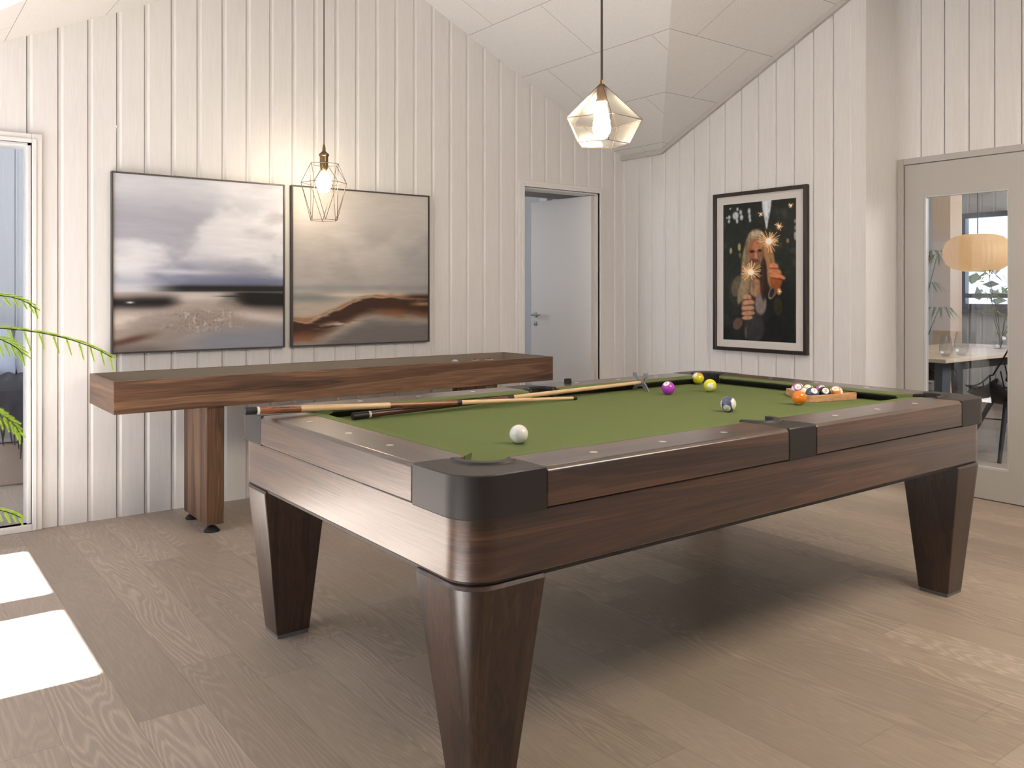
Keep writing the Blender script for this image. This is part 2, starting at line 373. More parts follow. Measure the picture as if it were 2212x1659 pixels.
bm = BM(); box(bm, -3.2, 11.2, -2.5, 9.2, -0.1, 0.0); struct('floor', bm, M_floor)
board_wall('wall_back', 0, 5.0, 1, -1.22, 5.05, 0.6485, [(-0.31, 0.665, 0.0, 2.0), (3.875, 4.645, 0.0, 2.02)])
board_wall('wall_right', 1, 4.91, 1, 2.886, 5.0, 2.95, [], depth=0.008, slot=0.008)
board_wall('wall_door_side', 1, 5.27, 1, -2.3, 2.886, 0.081, [(1.95, 2.85, 0.0, 2.05)], period=0.1462, slot=0.008)
bm = BM()   # return between the two right hand walls
box(bm, 4.912, 5.27, 2.876, 2.99, 0, 3.20); struct('wall_return', bm, M_wall)
board_wall('wall_left', 1, -1.2, -1, -2.3, 5.1, 0.05, [(2.984, 3.742-0.08, 0.5, 2.315), (3.742+0.162, 4.593, 0.5, 2.315), (1.15, 2.0, 0.9, 2.1)])
board_wall('wall_front', 0, -2.2, -1, -1.3, 5.35, 0.05, [(3.2, 4.7, 0.9, 2.1)], ztop=lambda a: 2.36)

def slab(bm, pts, mi):
    lo = [bm.verts.new(p) for p in pts]; hi = [bm.verts.new((p[0], p[1], p[2]+0.1)) for p in pts]
    for f in (lo, hi[::-1]): bm.faces.new(f).material_index = mi
    for i in range(len(pts)):
        j = (i+1) % len(pts); bm.faces.new((lo[i], hi[i], hi[j], lo[j])).material_index = mi
bm = BM(); zc = 2.335; dz = (ZR-zc)/0.478
x0v, x1v, yv = XR-dz, XR+dz, YR+dz     # valleys end here
XW, XE, YN = -1.32, 5.42, 5.12
slab(bm, [(XR, YR, ZR), (x1v, yv, zc), (x1v, YN, zc), (XR, YN, ZR)], 0)
slab(bm, [(XR, YR, ZR), (XR, YN, ZR), (x0v, YN, zc), (x0v, yv, zc)], 0)
slab(bm, [(XR, YR, ZR), (XE, YR, ZR), (XE, yv, zc), (x1v, yv, zc)], 1)
slab(bm, [(XR, YR, ZR), (x0v, yv, zc), (XW, yv, zc), (XW, YR, ZR)], 1)
slab(bm, [(XW, yv, zc), (x0v, yv, zc), (x0v, YN, zc), (XW, YN, zc)], 0)
slab(bm, [(x1v, yv, zc), (XE, yv, zc), (XE, YN, zc), (x1v, YN, zc)], 0)
# near slope, pierced by the roof window
yb = YR-dz
def nz(y): return ZR-0.478*(YR-y)
hx0, hx1, hy0, hy1 = 2.45, 4.15, 0.0, 0.75
for (xa, xb, ya, yb_) in ((XW, hx0, yb, YR), (hx1, XE, yb, YR), (hx0, hx1, yb, hy0), (hx0, hx1, hy1, YR)):
    slab(bm, [(xa, ya, nz(ya)), (xb, ya, nz(ya)), (xb, yb_, nz(yb_)), (xa, yb_, nz(yb_))], 1)
slab(bm, [(XW, -2.35, zc), (XE, -2.35, zc), (XE, yb, zc), (XW, yb, zc)], 0)
bmesh.ops.remove_doubles(bm, verts=bm.verts, dist=1e-5)
struct('ceiling', bm, [M_ceilA, M_ceilC])

# thin trim under the slope of the right wall and in the corner
bm = BM()
for (y0, y1) in ((2.886, yv), (yv, 5.0)):
    z0, z1 = ceil_z(4.9, y0), ceil_z(4.9, y1) if y1 < 4.9 else 2.335
    v = [bm.verts.new(p) for p in ((4.884, y0, z0-0.035), (4.909, y0, z0-0.035), (4.909, y0, z0), (4.884, y0, z0), (4.884, y1, z1-0.035), (4.909, y1, z1-0.035), (4.909, y1, z1), (4.884, y1, z1))]
    for f in ((0, 3, 2, 1), (4, 5, 6, 7), (0, 1, 5, 4), (1, 2, 6, 5), (2, 3, 7, 6), (3, 0, 4, 7)): bm.faces.new([v[i] for i in f])
struct('trim_1', bm, plain('trim_grey', (0.50, 0.47, 0.44), 0.6))

# casing helper on a wall that runs along x (face at y) or y (face at x)
def casing(bm, axis, face, sgn, a0, a1, ztop, w=0.05, proud=0.018, z0=0.0, bottom=False, steps=True):
    def bx(p0, p1, q0, q1, d0, d1):
        lo, hi = sorted((face+sgn*d0, face+sgn*d1))
        if axis == 0: box(bm, p0, p1, lo, hi, q0, q1)
        else: box(bm, lo, hi, p0, p1, q0, q1)
    for (d0, d1, k) in ((0.03, -proud, 1.0), (0.03, -proud-0.007, 0.45)) if steps else ((0.03, -proud, 1.0),):
        ww = w*k
        bx(a0-ww, a0, z0, ztop+ww, d0, d1); bx(a1, a1+ww, z0, ztop+ww, d0, d1)
        bx(a0, a1, ztop, ztop+ww, d0, d1)
        if bottom: bx(a0, a1, z0, z0+0.035, d0, d1)

# ---- door_1: glazed sliding door to the bedroom on the far left
bm = BM(); casing(bm, 0, 5.0, 1, -0.31, 0.672, 1.995, 0.047, bottom=True)
box(bm, -0.31, -0.29, 5.0, 5.14, 0, 2.0); box(bm, 0.652, 0.672, 5.0, 5.14, 0, 2.0); box(bm, -0.31, 0.672, 5.0, 5.14, 1.98, 2.0)
d1 = struct('door_1', bm, M_trim, bevel=0.003)
bm = BM(); box(bm, -0.29, 0.655, 5.05, 5.056, 0.03, 1.985); link('glass_pane', bm, M_pane, d1)
# ---- door_2: plain white leaf standing open
bm = BM(); casing(bm, 0, 5.0, 1, 3.882, 4.640, 2.015, 0.045)
for (a, b) in ((3.876, 3.892), (4.628, 4.644)): box(bm, a, b, 5.0, 5.14, 0, 2.02)
box(bm, 3.876, 4.644, 5.0, 5.14, 2.003, 2.02)
d2 = struct('door_2', bm, M_trim, bevel=0.003)
bm = BM(); hinge = Vector((4.628, 5.03, 0)); dirv = Vector((-0.055, 0.72, 0)); nrm = Vector((-0.04, -0.004, 0)); dirv = dirv*0.975
q = [hinge, hinge+dirv, hinge+dirv+Vector((-0.04, -0.004, 0)), hinge+nrm]
prism(bm, [(p.x, p.y) for p in q], 0.01, 2.0); link('door_leaf', bm, M_door, d2, bevel=0.002)
bm = BM(); e = hinge+dirv*0.92+Vector((-0.04, -0.004, 0))
tube(bm, [(e.x, e.y, 1.04), (e.x-0.05, e.y-0.003, 1.04), (e.x-0.052, e.y-0.12, 1.04)], 0.009, 10)
tube(bm, [(e.x+0.002, e.y, 1.04), (e.x-0.008, e.y, 1.04)], 0.025, 16); tube(bm, [(e.x+0.002, e.y, 0.965), (e.x-0.008, e.y, 0.965)], 0.022, 16)
tube(bm, [(e.x-0.008, e.y, 0.965), (e.x-0.02, e.y, 0.965)], 0.007, 8)
link('door_handle', bm, M_steel, d2, smooth=40)
# ---- door_3: grey leaf with a tall pane, closed, to the dining room
bm = BM(); casing(bm, 1, 5.27, 1, 1.98, 2.824, 2.037, 0.038, 0.012, steps=False)
d3 = struct('door_3', bm, M_door3, bevel=0.002)
bm = BM(); lx0, lx1 = 5.268, 5.31; gy0, gy1, gz0, gz1 = 2.198, 2.697, 0.185, 1.830
box(bm, lx0, lx1, 1.985, gy0, 0.006, 2.033); box(bm, lx0, lx1, gy1, 2.819, 0.006, 2.033)
box(bm, lx0, lx1, gy0, gy1, 0.006, gz0); box(bm, lx0, lx1, gy0, gy1, gz1, 2.033)
link('door_leaf', bm, M_door3, d3)
bm = BM(); t = 0.010
for (a, b, c, d) in ((gy0-0.001, gy0+t, gz0, gz1), (gy1-t, gy1+0.001, gz0, gz1), (gy0+t, gy1-t, gz0, gz0+t), (gy0+t, gy1-t, gz1-t, gz1)): box(bm, 5.272, 5.306, a, b, c, d)
link('glazing_bead', bm, plain('bead_grey', (0.50, 0.50, 0.50), 0.4), d3)
bm = BM(); box(bm, 5.287, 5.291, gy0+0.005, gy1-0.005, gz0+0.005, gz1-0.005); link('glass_pane', bm, M_pane3, d3)
bm = BM(); tube(bm, [(5.268, 2.02, 1.04), (5.235, 2.02, 1.04), (5.235, 2.025, 0.96)], 0.009, 10); tube(bm, [(5.27, 2.02, 1.04), (5.262, 2.02, 1.04)], 0.022, 16)
link('door_handle', bm, M_steel, d3, smooth=40)

# ---- windows in the left wall, the front wall and the roof (sun and daylight enter by all but the roof one)
def win(name, axis, face, sgn, a0, a1, z0, z1, mull=()):
    bm = BM(); casing(bm, axis, face, sgn, a0, a1, z1, 0.06, bottom=False, z0=z0)
    lo, hi = sorted((face+sgn*0.05, face+sgn*0.10))
    def bx(p0, p1, q0, q1):
        if axis == 0: box(bm, p0, p1, lo, hi, q0, q1)
        else: box(bm, lo, hi, p0, p1, q0, q1)
    w = 0.0 if not mull else 0.0
    for c in mull: bx(c-0.03, c+0.03, z0, z1)
    o = struct(name, bm, M_trim)
    bm = BM(); lo, hi = sorted((face+sgn*0.07, face+sgn*0.076))
    if axis == 0: box(bm, a0, a1, lo, hi, z0, z1)
    else: box(bm, lo, hi, a0, a1, z0, z1)
    link('window_pane', bm, M_pane, o)
win('window_1', 1, -1.2, -1, 2.984, 3.662, 0.5, 2.315)
win('window_2', 1, -1.2, -1, 3.904, 4.593, 0.5, 2.315)
win('window_3', 1, -1.2, -1, 1.15, 2.0, 0.9, 2.1)
win('window_4', 0, -2.2, -1, 3.2, 4.7, 0.9, 2.1, (3.95,))
bm = BM()
for (xa, xb, ya, yb_) in ((hx0-0.03, hx0+0.03, hy0, hy1), (hx1-0.03, hx1+0.03, hy0, hy1), (hx0, hx1, hy0-0.03, hy0+0.03), (hx0, hx1, hy1-0.03, hy1+0.03)):
    v = [bm.verts.new((x, y, nz(y)+h)) for x in (xa, xb) for y in (ya, yb_) for h in (-0.01, 0.13)]
    for f in ((0, 1, 3, 2), (4, 6, 7, 5), (0, 4, 5, 1), (2, 3, 7, 6), (0, 2, 6, 4), (1, 5, 7, 3)): bm.faces.new([v[i] for i in f])
w5 = struct('window_5', bm, M_trim)
bm = BM(); v = [bm.verts.new((x, y, nz(y)+0.06)) for (x, y) in ((hx0+.03, hy0+.03), (hx1-.03, hy0+.03), (hx1-.03, hy1-.03), (hx0+.03, hy1-.03))]
bm.faces.new(v); link('sun_blocker', bm, plain('sun_blocker_sheet', (0.75, 0.72, 0.66), 0.8), w5)  # unseen opaque sheet, added to keep the sun out of the roof opening
# ================================================================== pool table
TX0, TX1, TY0, TY1 = 1.073, 3.645, 1.593, 3.085
CX, CY = (TX0+TX1)/2, (TY0+TY1)/2
ZB, ZT = 0.762, 0.800
pool = thing('pool_table', (CX, CY, 0), 'dark walnut pool table with green cloth, black corner pockets and tapered legs', 'pool table')
def rrect(x0, x1, y0, y1, r, n=10):
    pts = []
    for (cx, cy, a0) in ((x1-r, y1-r, 0), (x0+r, y1-r, PI/2), (x0+r, y0+r, PI), (x1-r, y0+r, 1.5*PI)):
        for k in range(n+1): a = a0+PI/2*k/n; pts.append((cx+r*math.cos(a), cy+r*math.sin(a)))
    return pts
def ringwall(bm, outer, inner, z0, z1, mfn):
    n = len(outer); A = [bm.verts.new((*p, z0)) for p in outer]; B = [bm.verts.new((*p, z1)) for p in outer]
    C = [bm.verts.new((*p, z0)) for p in inner]; D = [bm.verts.new((*p, z1)) for p in inner]
    for i in range(n):
        j = (i+1) % n
        dx, dy = abs(outer[j][0]-outer[i][0]), abs(outer[j][1]-outer[i][1]); mi = mfn(dx, dy)
        for f in ((A[i], A[j], B[j], B[i]), (C[j], C[i], D[i], D[j]), (B[i], B[j], D[j], D[i]), (A[j], A[i], C[i], C[j])): bm.faces.new(f).material_index = mi
bm = BM(); ins = 0.012
ringwall(bm, rrect(TX0+ins, TX1-ins, TY0+ins, TY1-ins, 0.092), rrect(TX0+.05, TX1-.05, TY0+.05, TY1-.05, 0.05), 0.547, 0.699, lambda dx, dy: 1 if dy > dx else 0)
link('apron', bm, [M_aprX, M_aprY], pool, smooth=30, bevel=0.004)
bm = BM(); ringwall(bm, rrect(TX0+.022, TX1-.022, TY0+.022, TY1-.022, 0.08), rrect(TX0+.06, TX1-.06, TY0+.06, TY1-.06, 0.05), 0.535, 0.549, lambda a, b: 0)
link('shadow_gap', bm, plain('gap_black', (0.02, 0.016, 0.015), 0.5), pool, smooth=30)
# legs: square, tapering, outer corner rounded like the apron
for (sx, sy) in ((-1, -1), (1, -1), (-1, 1), (1, 1)):
    bm = BM()
    def sect(o, i, r, z):
        # outer offset o from the table edge, inner edge at i
        ex, ey = (TX0 if sx < 0 else TX1), (TY0 if sy < 0 else TY1)
        L = [(i, o), (i, i), (o, i)]
        L = [(i, o+0.0), (i, i), (o, i)]+[(o+r-r*math.cos(a), o+r-r*math.sin(a)) for a in [PI/2*k/8 for k in range(9)]]
        return [bm.verts.new((ex-sx*u, ey-sy*v, z)) for u, v in L]
    secs = [sect(0.018, 0.243, 0.075, 0.540), sect(0.012, 0.243, 0.080, 0.530), sect(0.075, 0.196, 0.012, 0.014)]
    n = len(secs[0])
    for a, b in zip(secs, secs[1:]):
        for k in range(n): bm.faces.new((a[k], a[(k+1) % n], b[(k+1) % n], b[k]))
    bm.faces.new(secs[0]); bm.faces.new(secs[-1][::-1])
    leg = link('leg', bm, M_tabZ, pool, smooth=35, bevel=0.003)
    ex, ey = (TX0 if sx < 0 else TX1), (TY0 if sy < 0 else TY1)
    bm = BM(); xs = sorted((ex-sx*0.078, ex-sx*0.193)); ys = sorted((ey-sy*0.078, ey-sy*0.193))
    box(bm, xs[0], xs[1], ys[0], ys[1], 0.0, 0.0145)
    ft = link('foot_pad', bm, M_foot, None, bevel=0.002); ft.parent = leg; ft.location = (0, 0, 0)
PC_, PR, PL = 0.180, 0.066, 0.089      # pocket centre from the corner, hole radius, lip radius
CL = 0.238                             # casting length along each side
SIDE = 0.074                           # half width of side casting
def carc(cx, cy, r, a0, a1, n): return [(cx+r*math.cos(a0+(a1-a0)*k/n), cy+r*math.sin(a0+(a1-a0)*k/n)) for k in range(n+1)]
for (sx, sy) in ((-1, -1), (1, -1), (-1, 1), (1, 1)):
    ex, ey = (TX0 if sx < 0 else TX1), (TY0 if sy < 0 else TY1)
    T = lambda u, v: (ex-sx*u, ey-sy*v)
    dy_ = math.sqrt(PR**2-(CL-PC_)**2)
    a_s = math.atan2(-dy_, CL-PC_); a_e = math.atan2(CL-PC_, -dy_)-2*PI
    r = 0.092
    outl = [(CL, 0.0)] + [(CL, PC_-dy_)] + carc(PC_, PC_, PR, a_s, a_e, 24)[1:-1] + [(PC_-dy_, CL), (0.0, CL)] + [(r-r*math.cos(a), r-r*math.sin(a)) for a in [PI/2*k/14 for k in range(15)]]
    bm = BM(); prism(bm, [T(*p) for p in outl], 0.697, ZT+0.001)
    c = link('corner_casting', bm, M_cast, pool, smooth=30, bevel=0.006)
    tag(c, 'black moulded corner pocket housing')
    # raised lip round the mouth
    bm = BM(); arc = [(PC_+math.cos(a)*1, PC_+math.sin(a)*1) for a in []]
    a0, a1 = math.radians(-62), math.radians(152)-2*PI
    N = 30; sec = [(PR-0.004, -0.004), (PR-0.004, 0.006), (PL-0.003, 0.006), (PL, 0.001), (PL, -0.004)]
    rings = []
    for k in range(N+1):
        a = a0+(a1-a0)*k/N
        rings.append([bm.verts.new((*T(PC_+rr*math.cos(a), PC_+rr*math.sin(a)), ZT+zz)) for rr, zz in sec])
    for A, B in zip(rings, rings[1:]):
        for k in range(5): bm.faces.new((A[k], A[(k+1) % 5], B[(k+1) % 5], B[k]))
    bm.faces.new(rings[0]); bm.faces.new(rings[-1][::-1])
    l = link('pocket_lip', bm, M_lip, None, smooth=30); l.parent = c; l.location = (0, 0, 0)
    bm = BM(); cc = T(PC_, PC_); lathe(bm, [(PR+0.001, ZB-0.004), (PR+0.001, 0.66), (0, 0.655)], (cc[0], cc[1], 0), 28)
    l = link('pocket_liner', bm, M_blackdk, None, smooth=40); l.parent = c; l.location = (0, 0, 0)
SPC, SR = 0.176, 0.058
for sy in (-1, 1):
    ey = TY0 if sy < 0 else TY1; T = lambda u, v: (CX+u, ey-sy*v)
    hh = math.sqrt(SR**2-0.03**2)
    outl = [(SIDE, 0.0), (SIDE, 0.19)]+[(0.052, 0.19)] + carc(0, SPC, SR, math.asin((0.19-SPC)/SR)*0+0.2, -PI-0.2, 20) + [(-0.06, 0.19), (-SIDE, 0.19), (-SIDE, 0.0)]
    outl = [(SIDE, 0.0), (SIDE, 0.19)] + carc(0, SPC, SR, 0.242, -PI-0.242, 22) + [(-SIDE, 0.19), (-SIDE, 0.0)]
    bm = BM(); prism(bm, [T(*p) for p in outl], 0.697, ZT+0.001)
    c = link('side_casting', bm, M_cast, pool, smooth=30, bevel=0.006); tag(c, 'black moulded side pocket housing')
    bm = BM(); N = 24; sec = [(SR-0.004, -0.004), (SR-0.004, 0.006), (SR+0.017, 0.006), (SR+0.02, 0.001), (SR+0.02, -0.004)]; rings = []
    for k in range(N+1):
        a = 0.15-(PI+0.3)*k/N
        rings.append([bm.verts.new((*T(rr*math.cos(a), SPC+rr*math.sin(a)), ZT+zz)) for rr, zz in sec])
    for A, B in zip(rings, rings[1:]):
        for k in range(5): bm.faces.new((A[k], A[(k+1) % 5], B[(k+1) % 5], B[k]))
    bm.faces.new(rings[0]); bm.faces.new(rings[-1][::-1])
    l = link('pocket_lip', bm, M_lip, None, smooth=30); l.parent = c; l.location = (0, 0, 0)
    bm = BM(); cc = T(0, SPC); lathe(bm, [(SR+0.001, ZB-0.004), (SR+0.001, 0.66), (0, 0.655)], (cc[0], cc[1], 0), 28)
    l = link('pocket_liner', bm, M_blackdk, None, smooth=40); l.parent = c; l.location = (0, 0, 0)
# rails, cushions
RWD = 0.160
rail_prof = [(0.0, 0.703), (RWD, 0.703), (RWD, ZT), (0.010, ZT), (0.0, ZT-0.009)]
cush_prof = [(RWD, 0.764), (RWD, ZT), (RWD+0.048, ZT-0.003), (RWD+0.050, ZT-0.008), (RWD+0.050, ZT-0.014), (RWD+0.022, 0.764)]
rails = []
for sy in (-1, 1):
    ey = TY0 if sy < 0 else TY1
    pl = lambda s, t, z, ey=ey, sy=sy: (t, ey-sy*s, z)
    rails += [(pl, TX0+CL, CX-SIDE, M_tabX, 0, (0.62, 0.25)), (pl, CX+SIDE, TX1-CL, M_tabX, 0, (0.25, 0.62))]
for sx in (-1, 1):
    ex = TX0 if sx < 0 else TX1
    pl = lambda s, t, z, ex=ex, sx=sx: (ex-sx*s, t, z)
    rails += [(pl, TY0+CL, TY1-CL, M_tabY, 1, (0.62, 0.62))]
for (pl, t0, t1, mt, ax, (k0, k1)) in rails:
    bm = BM(); prof_prism(bm, rail_prof, ax, t0+0.0008, t1-0.0008, pl)
    rl = link('rail', bm, mt, pool, bevel=0.003)
    bm = BM()
    # cushion with mitred jaws; green on top, near-black face below the nose
    n = len(cush_prof); f0 = -0.045*(k0 > 0.5)
    def e(s, k): return (s-RWD)*k*1.4
    st = 0.045 if k0 > 0.5 else 0.0; en = 0.045 if k1 > 0.5 else 0.0
    a = [bm.verts.new(pl(s, t0-0.0+e(s, k0)-0.0, z)) for s, z in cush_prof]; b = [bm.verts.new(pl(s, t1-e(s, k1), z)) for s, z in cush_prof]
    bm.faces.new(a[::-1]).material_index = 0; bm.faces.new(b).material_index = 0
    for i in range(n):
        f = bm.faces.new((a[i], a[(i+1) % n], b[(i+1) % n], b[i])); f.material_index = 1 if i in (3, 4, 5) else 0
    cu = link('cushion', bm, [M_cloth, M_cushface], pool)
    # inlaid sights
sights = [(1.152, y) for y in (2.085, 2.339, 2.62)]+[(3.566, y) for y in (2.085, 2.339, 2.593)]
for yy in (TY0+0.075, TY1-0.075): sights += [(x, yy) for x in (1.532, 1.796, 2.064, 2.655, 2.925, 3.19)]
for (x, y) in sights:
    bm = BM(); lathe(bm, [(0, ZT+0.0006), (0.011, ZT+0.0006), (0.011, ZT-0.002)], (x, y, 0), 16)
    link('rail_sight', bm, M_sight, pool)
# playing surface with pocket cut-outs
bm = BM(); pts = []
bx0, bx1, by0, by1 = TX0+RWD-0.01, TX1-RWD+0.01, TY0+RWD-0.01, TY1-RWD+0.01
e0 = RWD-0.01; q = math.sqrt(PR**2-(PC_-e0)**2)
def cornerarc(ex, ey, sx, sy, rev):
    a = [(ex-sx*(PC_+PR*math.cos(t)), ey-sy*(PC_+PR*math.sin(t))) for t in [math.atan2(e0-PC_, q)+(math.atan2(q, e0-PC_)-math.atan2(e0-PC_, q))*k/16 for k in range(17)]]
    return a[::-1] if rev else a
def sidearc(ey, sy, rev):
    q2 = math.sqrt(SR**2-(SPC-e0)**2); a0 = math.atan2(e0-SPC, q2)
    a = [(CX+SR*math.cos(t), ey-sy*(SPC+SR*math.sin(t))) for t in [a0+(PI-2*a0)*k/16 for k in range(17)]]
    return a[::-1] if rev else a
pts += cornerarc(TX0, TY0, -1, -1, True)         # from left side round to bottom
pts += sidearc(TY0, -1, True)
pts += cornerarc(TX1, TY0, 1, -1, False)
pts += cornerarc(TX1, TY1, 1, 1, True)
pts += sidearc(TY1, 1, False)
pts += cornerarc(TX0, TY1, -1, 1, False)
prism(bm, pts, ZB-0.03, ZB); bmesh.ops.triangulate(bm, faces=bm.faces)
link('cloth_bed', bm, M_cloth, pool)

# ================================================================== balls
R = 0.0288
def ball_mat(name, col, kind, col2=(0.80, 0.77, 0.68)):
    m, nt, b = new_mat(name); L = nt.links
    tc = node(nt, 'ShaderNodeTexCoord'); nm = node(nt, 'ShaderNodeVectorMath', operation='NORMALIZE'); L.new(tc.outputs['Object'], nm.inputs[0])
    sp = node(nt, 'ShaderNodeSeparateXYZ'); L.new(nm.outputs[0], sp.inputs[0])
    def cmp(sock, thr, absol=True):
        s = sock
        if absol:
            a = node(nt, 'ShaderNodeMath', operation='ABSOLUTE'); L.new(s, a.inputs[0]); s = a.outputs[0]
        g = node(nt, 'ShaderNodeMath', operation='GREATER_THAN'); g.inputs[1].default_value = thr; L.new(s, g.inputs[0]); return g.outputs[0]
    mx = node(nt, 'ShaderNodeMix', data_type='RGBA'); mx.inputs[6].default_value = (*col, 1); mx.inputs[7].default_value = (*col2, 1)
    if kind == 'stripe': L.new(cmp(sp.outputs['Z'], 0.64), mx.inputs[0])
    elif kind == 'cap': L.new(cmp(sp.outputs['Z'], 0.50, False), mx.inputs[0])
    else: mx.inputs[0].default_value = 0
    m2 = node(nt, 'ShaderNodeMix', data_type='RGBA'); m2.inputs[7].default_value = (0.80, 0.77, 0.70, 1); L.new(mx.outputs[2], m2.inputs[6])
    if kind != 'cue': L.new(cmp(sp.outputs['X'], 0.87), m2.inputs[0])
    else: m2.inputs[0].default_value = 0
    L.new(m2.outputs[2], b.inputs['Base Color']); b.inputs['Roughness'].default_value = 0.12; b.inputs['Coat Weight'].default_value = 0.3
    return m
def digit_bm(txt, r):
    cu = bpy.data.curves.new('digit', 'FONT'); cu.body = txt; cu.size = 0.021 if len(txt) == 1 else 0.016; cu.align_x = 'CENTER'; cu.align_y = 'CENTER'; cu.resolution_u = 3
    o = bpy.data.objects.new('digit', cu); COL.objects.link(o)
    dg = bpy.context.evaluated_depsgraph_get(); me = bpy.data.meshes.new_from_object(o.evaluated_get(dg))
    bm = BM(); bm.from_mesh(me)
    for v in bm.verts:
        p = Vector((r*1.0, v.co.x, v.co.y)).normalized()*(r*1.004); v.co = p
    bpy.data.objects.remove(o); bpy.data.curves.remove(cu); bpy.data.meshes.remove(me)
    return bm
M_ink = plain('ball_ink', (0.01, 0.01, 0.01), 0.3)
def ball(x, y, label, col, kind, num, face, up=(0, 0, 1), cat='pool ball', group=None, col2=(0.80, 0.77, 0.68), z=None, r=0.0300):
    """face: direction in which the number disc looks; up: direction of the stripe axis"""
    bm = BM(); bmesh.ops.create_uvsphere(bm, u_segments=40, v_segments=24, radius=r)
    o = link('pool_ball', bm, ball_mat('ball_'+label[:24], col, kind, col2), None, smooth=80)
    f = Vector(face).normalized(); u = Vector(up); u = (u-f*u.dot(f)).normalized(); s = u.cross(f)
    o.matrix_world = Matrix(((f.x, s.x, u.x, x), (f.y, s.y, u.y, y), (f.z, s.z, u.z, (ZB+r) if z is None else z), (0, 0, 0, 1)))
    tag(o, label, cat, group)
    if num:
        bm = digit_bm(num, r); d = link('ball_number', bm, M_ink, None); d.parent = o
    return o
toC = lambda x, y: (-x, -y)
ball(1.585, 2.062, 'plain white cue ball alone at the near end of the green cloth', (0.78, 0.76, 0.72), 'cue', None, (1, 0, 0), cat='cue ball', r=0.0288)
ball(2.890, 2.650, 'solid violet ball lying beside the grey bridge head on the green cloth', (0.42, 0.05, 0.52), 'solid', '4', (-0.55, -0.12, 0.75), (0.3, 0.2, 1))
ball(3.345, 2.866, 'yellow ball with an orange top in the mouth of the far corner pocket', (0.62, 0.56, 0.02), 'cap', '1', (-0.62, 0.1, 0.55), (0.55, -0.1, 0.85), col2=(0.80, 0.26, 0.02), r=0.0300)
ball(3.125, 2.606, 'solid yellow ball between the violet ball and the rack', (0.66, 0.66, 0.03), 'solid', '1', (-0.72, -0.62, -0.10), (-0.3, 0.1, 1))
ball(2.655, 2.124, 'blue and white striped ball alone in the middle of the right half of the cloth', (0.075, 0.085, 0.17), 'stripe', '10', (-0.72, -0.34, -0.42), (0.60, -0.72, 0.25))
ball(3.055, 2.082, 'solid orange ball touching the outside of the wooden rack', (0.80, 0.22, 0.015), 'solid', None, (0.2, 0.1, 1), r=0.0295)
RB = Vector((3.14, 2.10)); RD = Vector((0.974, -0.226)); RN = Vector((0.226, 0.974))
def rp(t, n): p = RB+RD*t+RN*n; return p.x, p.y
GR = 'balls inside the triangular rack'
for (t, n, lab, col, kind, num, face, up) in (
    (0.066, 0.043, 'blue ball with number 2 in the front row of the rack', (0.05, 0.075, 0.15), 'solid', '2', (-0.45, -0.75, 0.75), (0, 0.3, 1)),
    (0.133, 0.043, 'black 8 ball in the front row of the rack', (0.022, 0.018, 0.02), 'solid', '8', (-0.55, -0.65, 0.55), (0, 0.3, 1)),
    (0.200, 0.043, 'orange striped ball at the right end of the row in the rack', (0.80, 0.27, 0.04), 'stripe', '13', (-0.6, -0.25, 0.75), (0.6, -0.75, 0.1)),
    (0.093, 0.103, 'pale cream topped ball in the second row of the rack behind the blue one', (0.42, 0.40, 0.22), 'stripe', None, (1, 0, -0.3), (0.1, 0.0, 1)),
    (0.168, 0.095, 'violet ball in the second row of the rack behind the black one', (0.55, 0.12, 0.58), 'stripe', '12', (-0.5, -0.5, 0.8), (0.4, 0.6, 0.25)),
    (0.139, 0.148, 'dark green striped ball with a number disc at the back of the rack', (0.10, 0.20, 0.03), 'stripe', '14', (-0.55, -0.35, 0.8), (0.6, -0.6, 0.1)),
    (0.137, 0.206, 'violet and white striped ball leftmost in the rack corner', (0.42, 0.10, 0.50), 'stripe', '12', (-0.65, -0.45, 0.5), (-0.1, -0.75, 0.62))):
    x, y = rp(t, n); ball(x, y, lab, col, kind, num, face, up, group=GR, r=R)
# triangular rack
A_, B_, C_ = Vector((3.332, 2.352)), Vector((3.136, 2.094)), Vector((3.425, 2.030))
def roundtri(off, rad):
    P = [A_, B_, C_]; out = []
    cen = (A_+B_+C_)/3
    # inset each edge by off
    lines = []
    for i in range(3):
        a, b = P[i], P[(i+1) % 3]; d = (b-a).normalized(); n = Vector((-d.y, d.x)); n = n if n.dot(cen-a) > 0 else -n
        lines.append((a+n*off, d))
    V = []
    for i in range(3):
        (p, d), (q_, e_) = lines[i-1], lines[i]
        det = d.x*(-e_.y)+e_.x*d.y; s = ((q_.x-p.x)*(-e_.y)+e_.x*(q_.y-p.y))/det; V.append(p+d*s)
    for i in range(3):
        v = V[i]; u1 = (V[i-1]-v).normalized(); u2 = (V[(i+1) % 3]-v).normalized(); h = math.acos(u1.dot(u2))/2
        c = v+(u1+u2).normalized()*(rad/math.sin(h)); t1 = v+u1*(rad/math.tan(h)); t2 = v+u2*(rad/math.tan(h))
        a1 = math.atan2(*(t1-c).yx); a2 = math.atan2(*(t2-c).yx); da = (a2-a1+PI) % (2*PI)-PI
        out += [(c.x+rad*math.cos(a1+da*k/6), c.y+rad*math.sin(a1+da*k/6)) for k in range(7)]
    return out
bm = BM(); ringwall(bm, roundtri(0, 0.018), roundtri(0.010, 0.010), ZB, ZB+0.029, lambda a, b: 0)
tag(link('ball_rack', bm, M_rackwood, None, smooth=30, bevel=0.0015), 'light brown wooden triangle rack lying on the green cloth around several balls', 'ball rack')

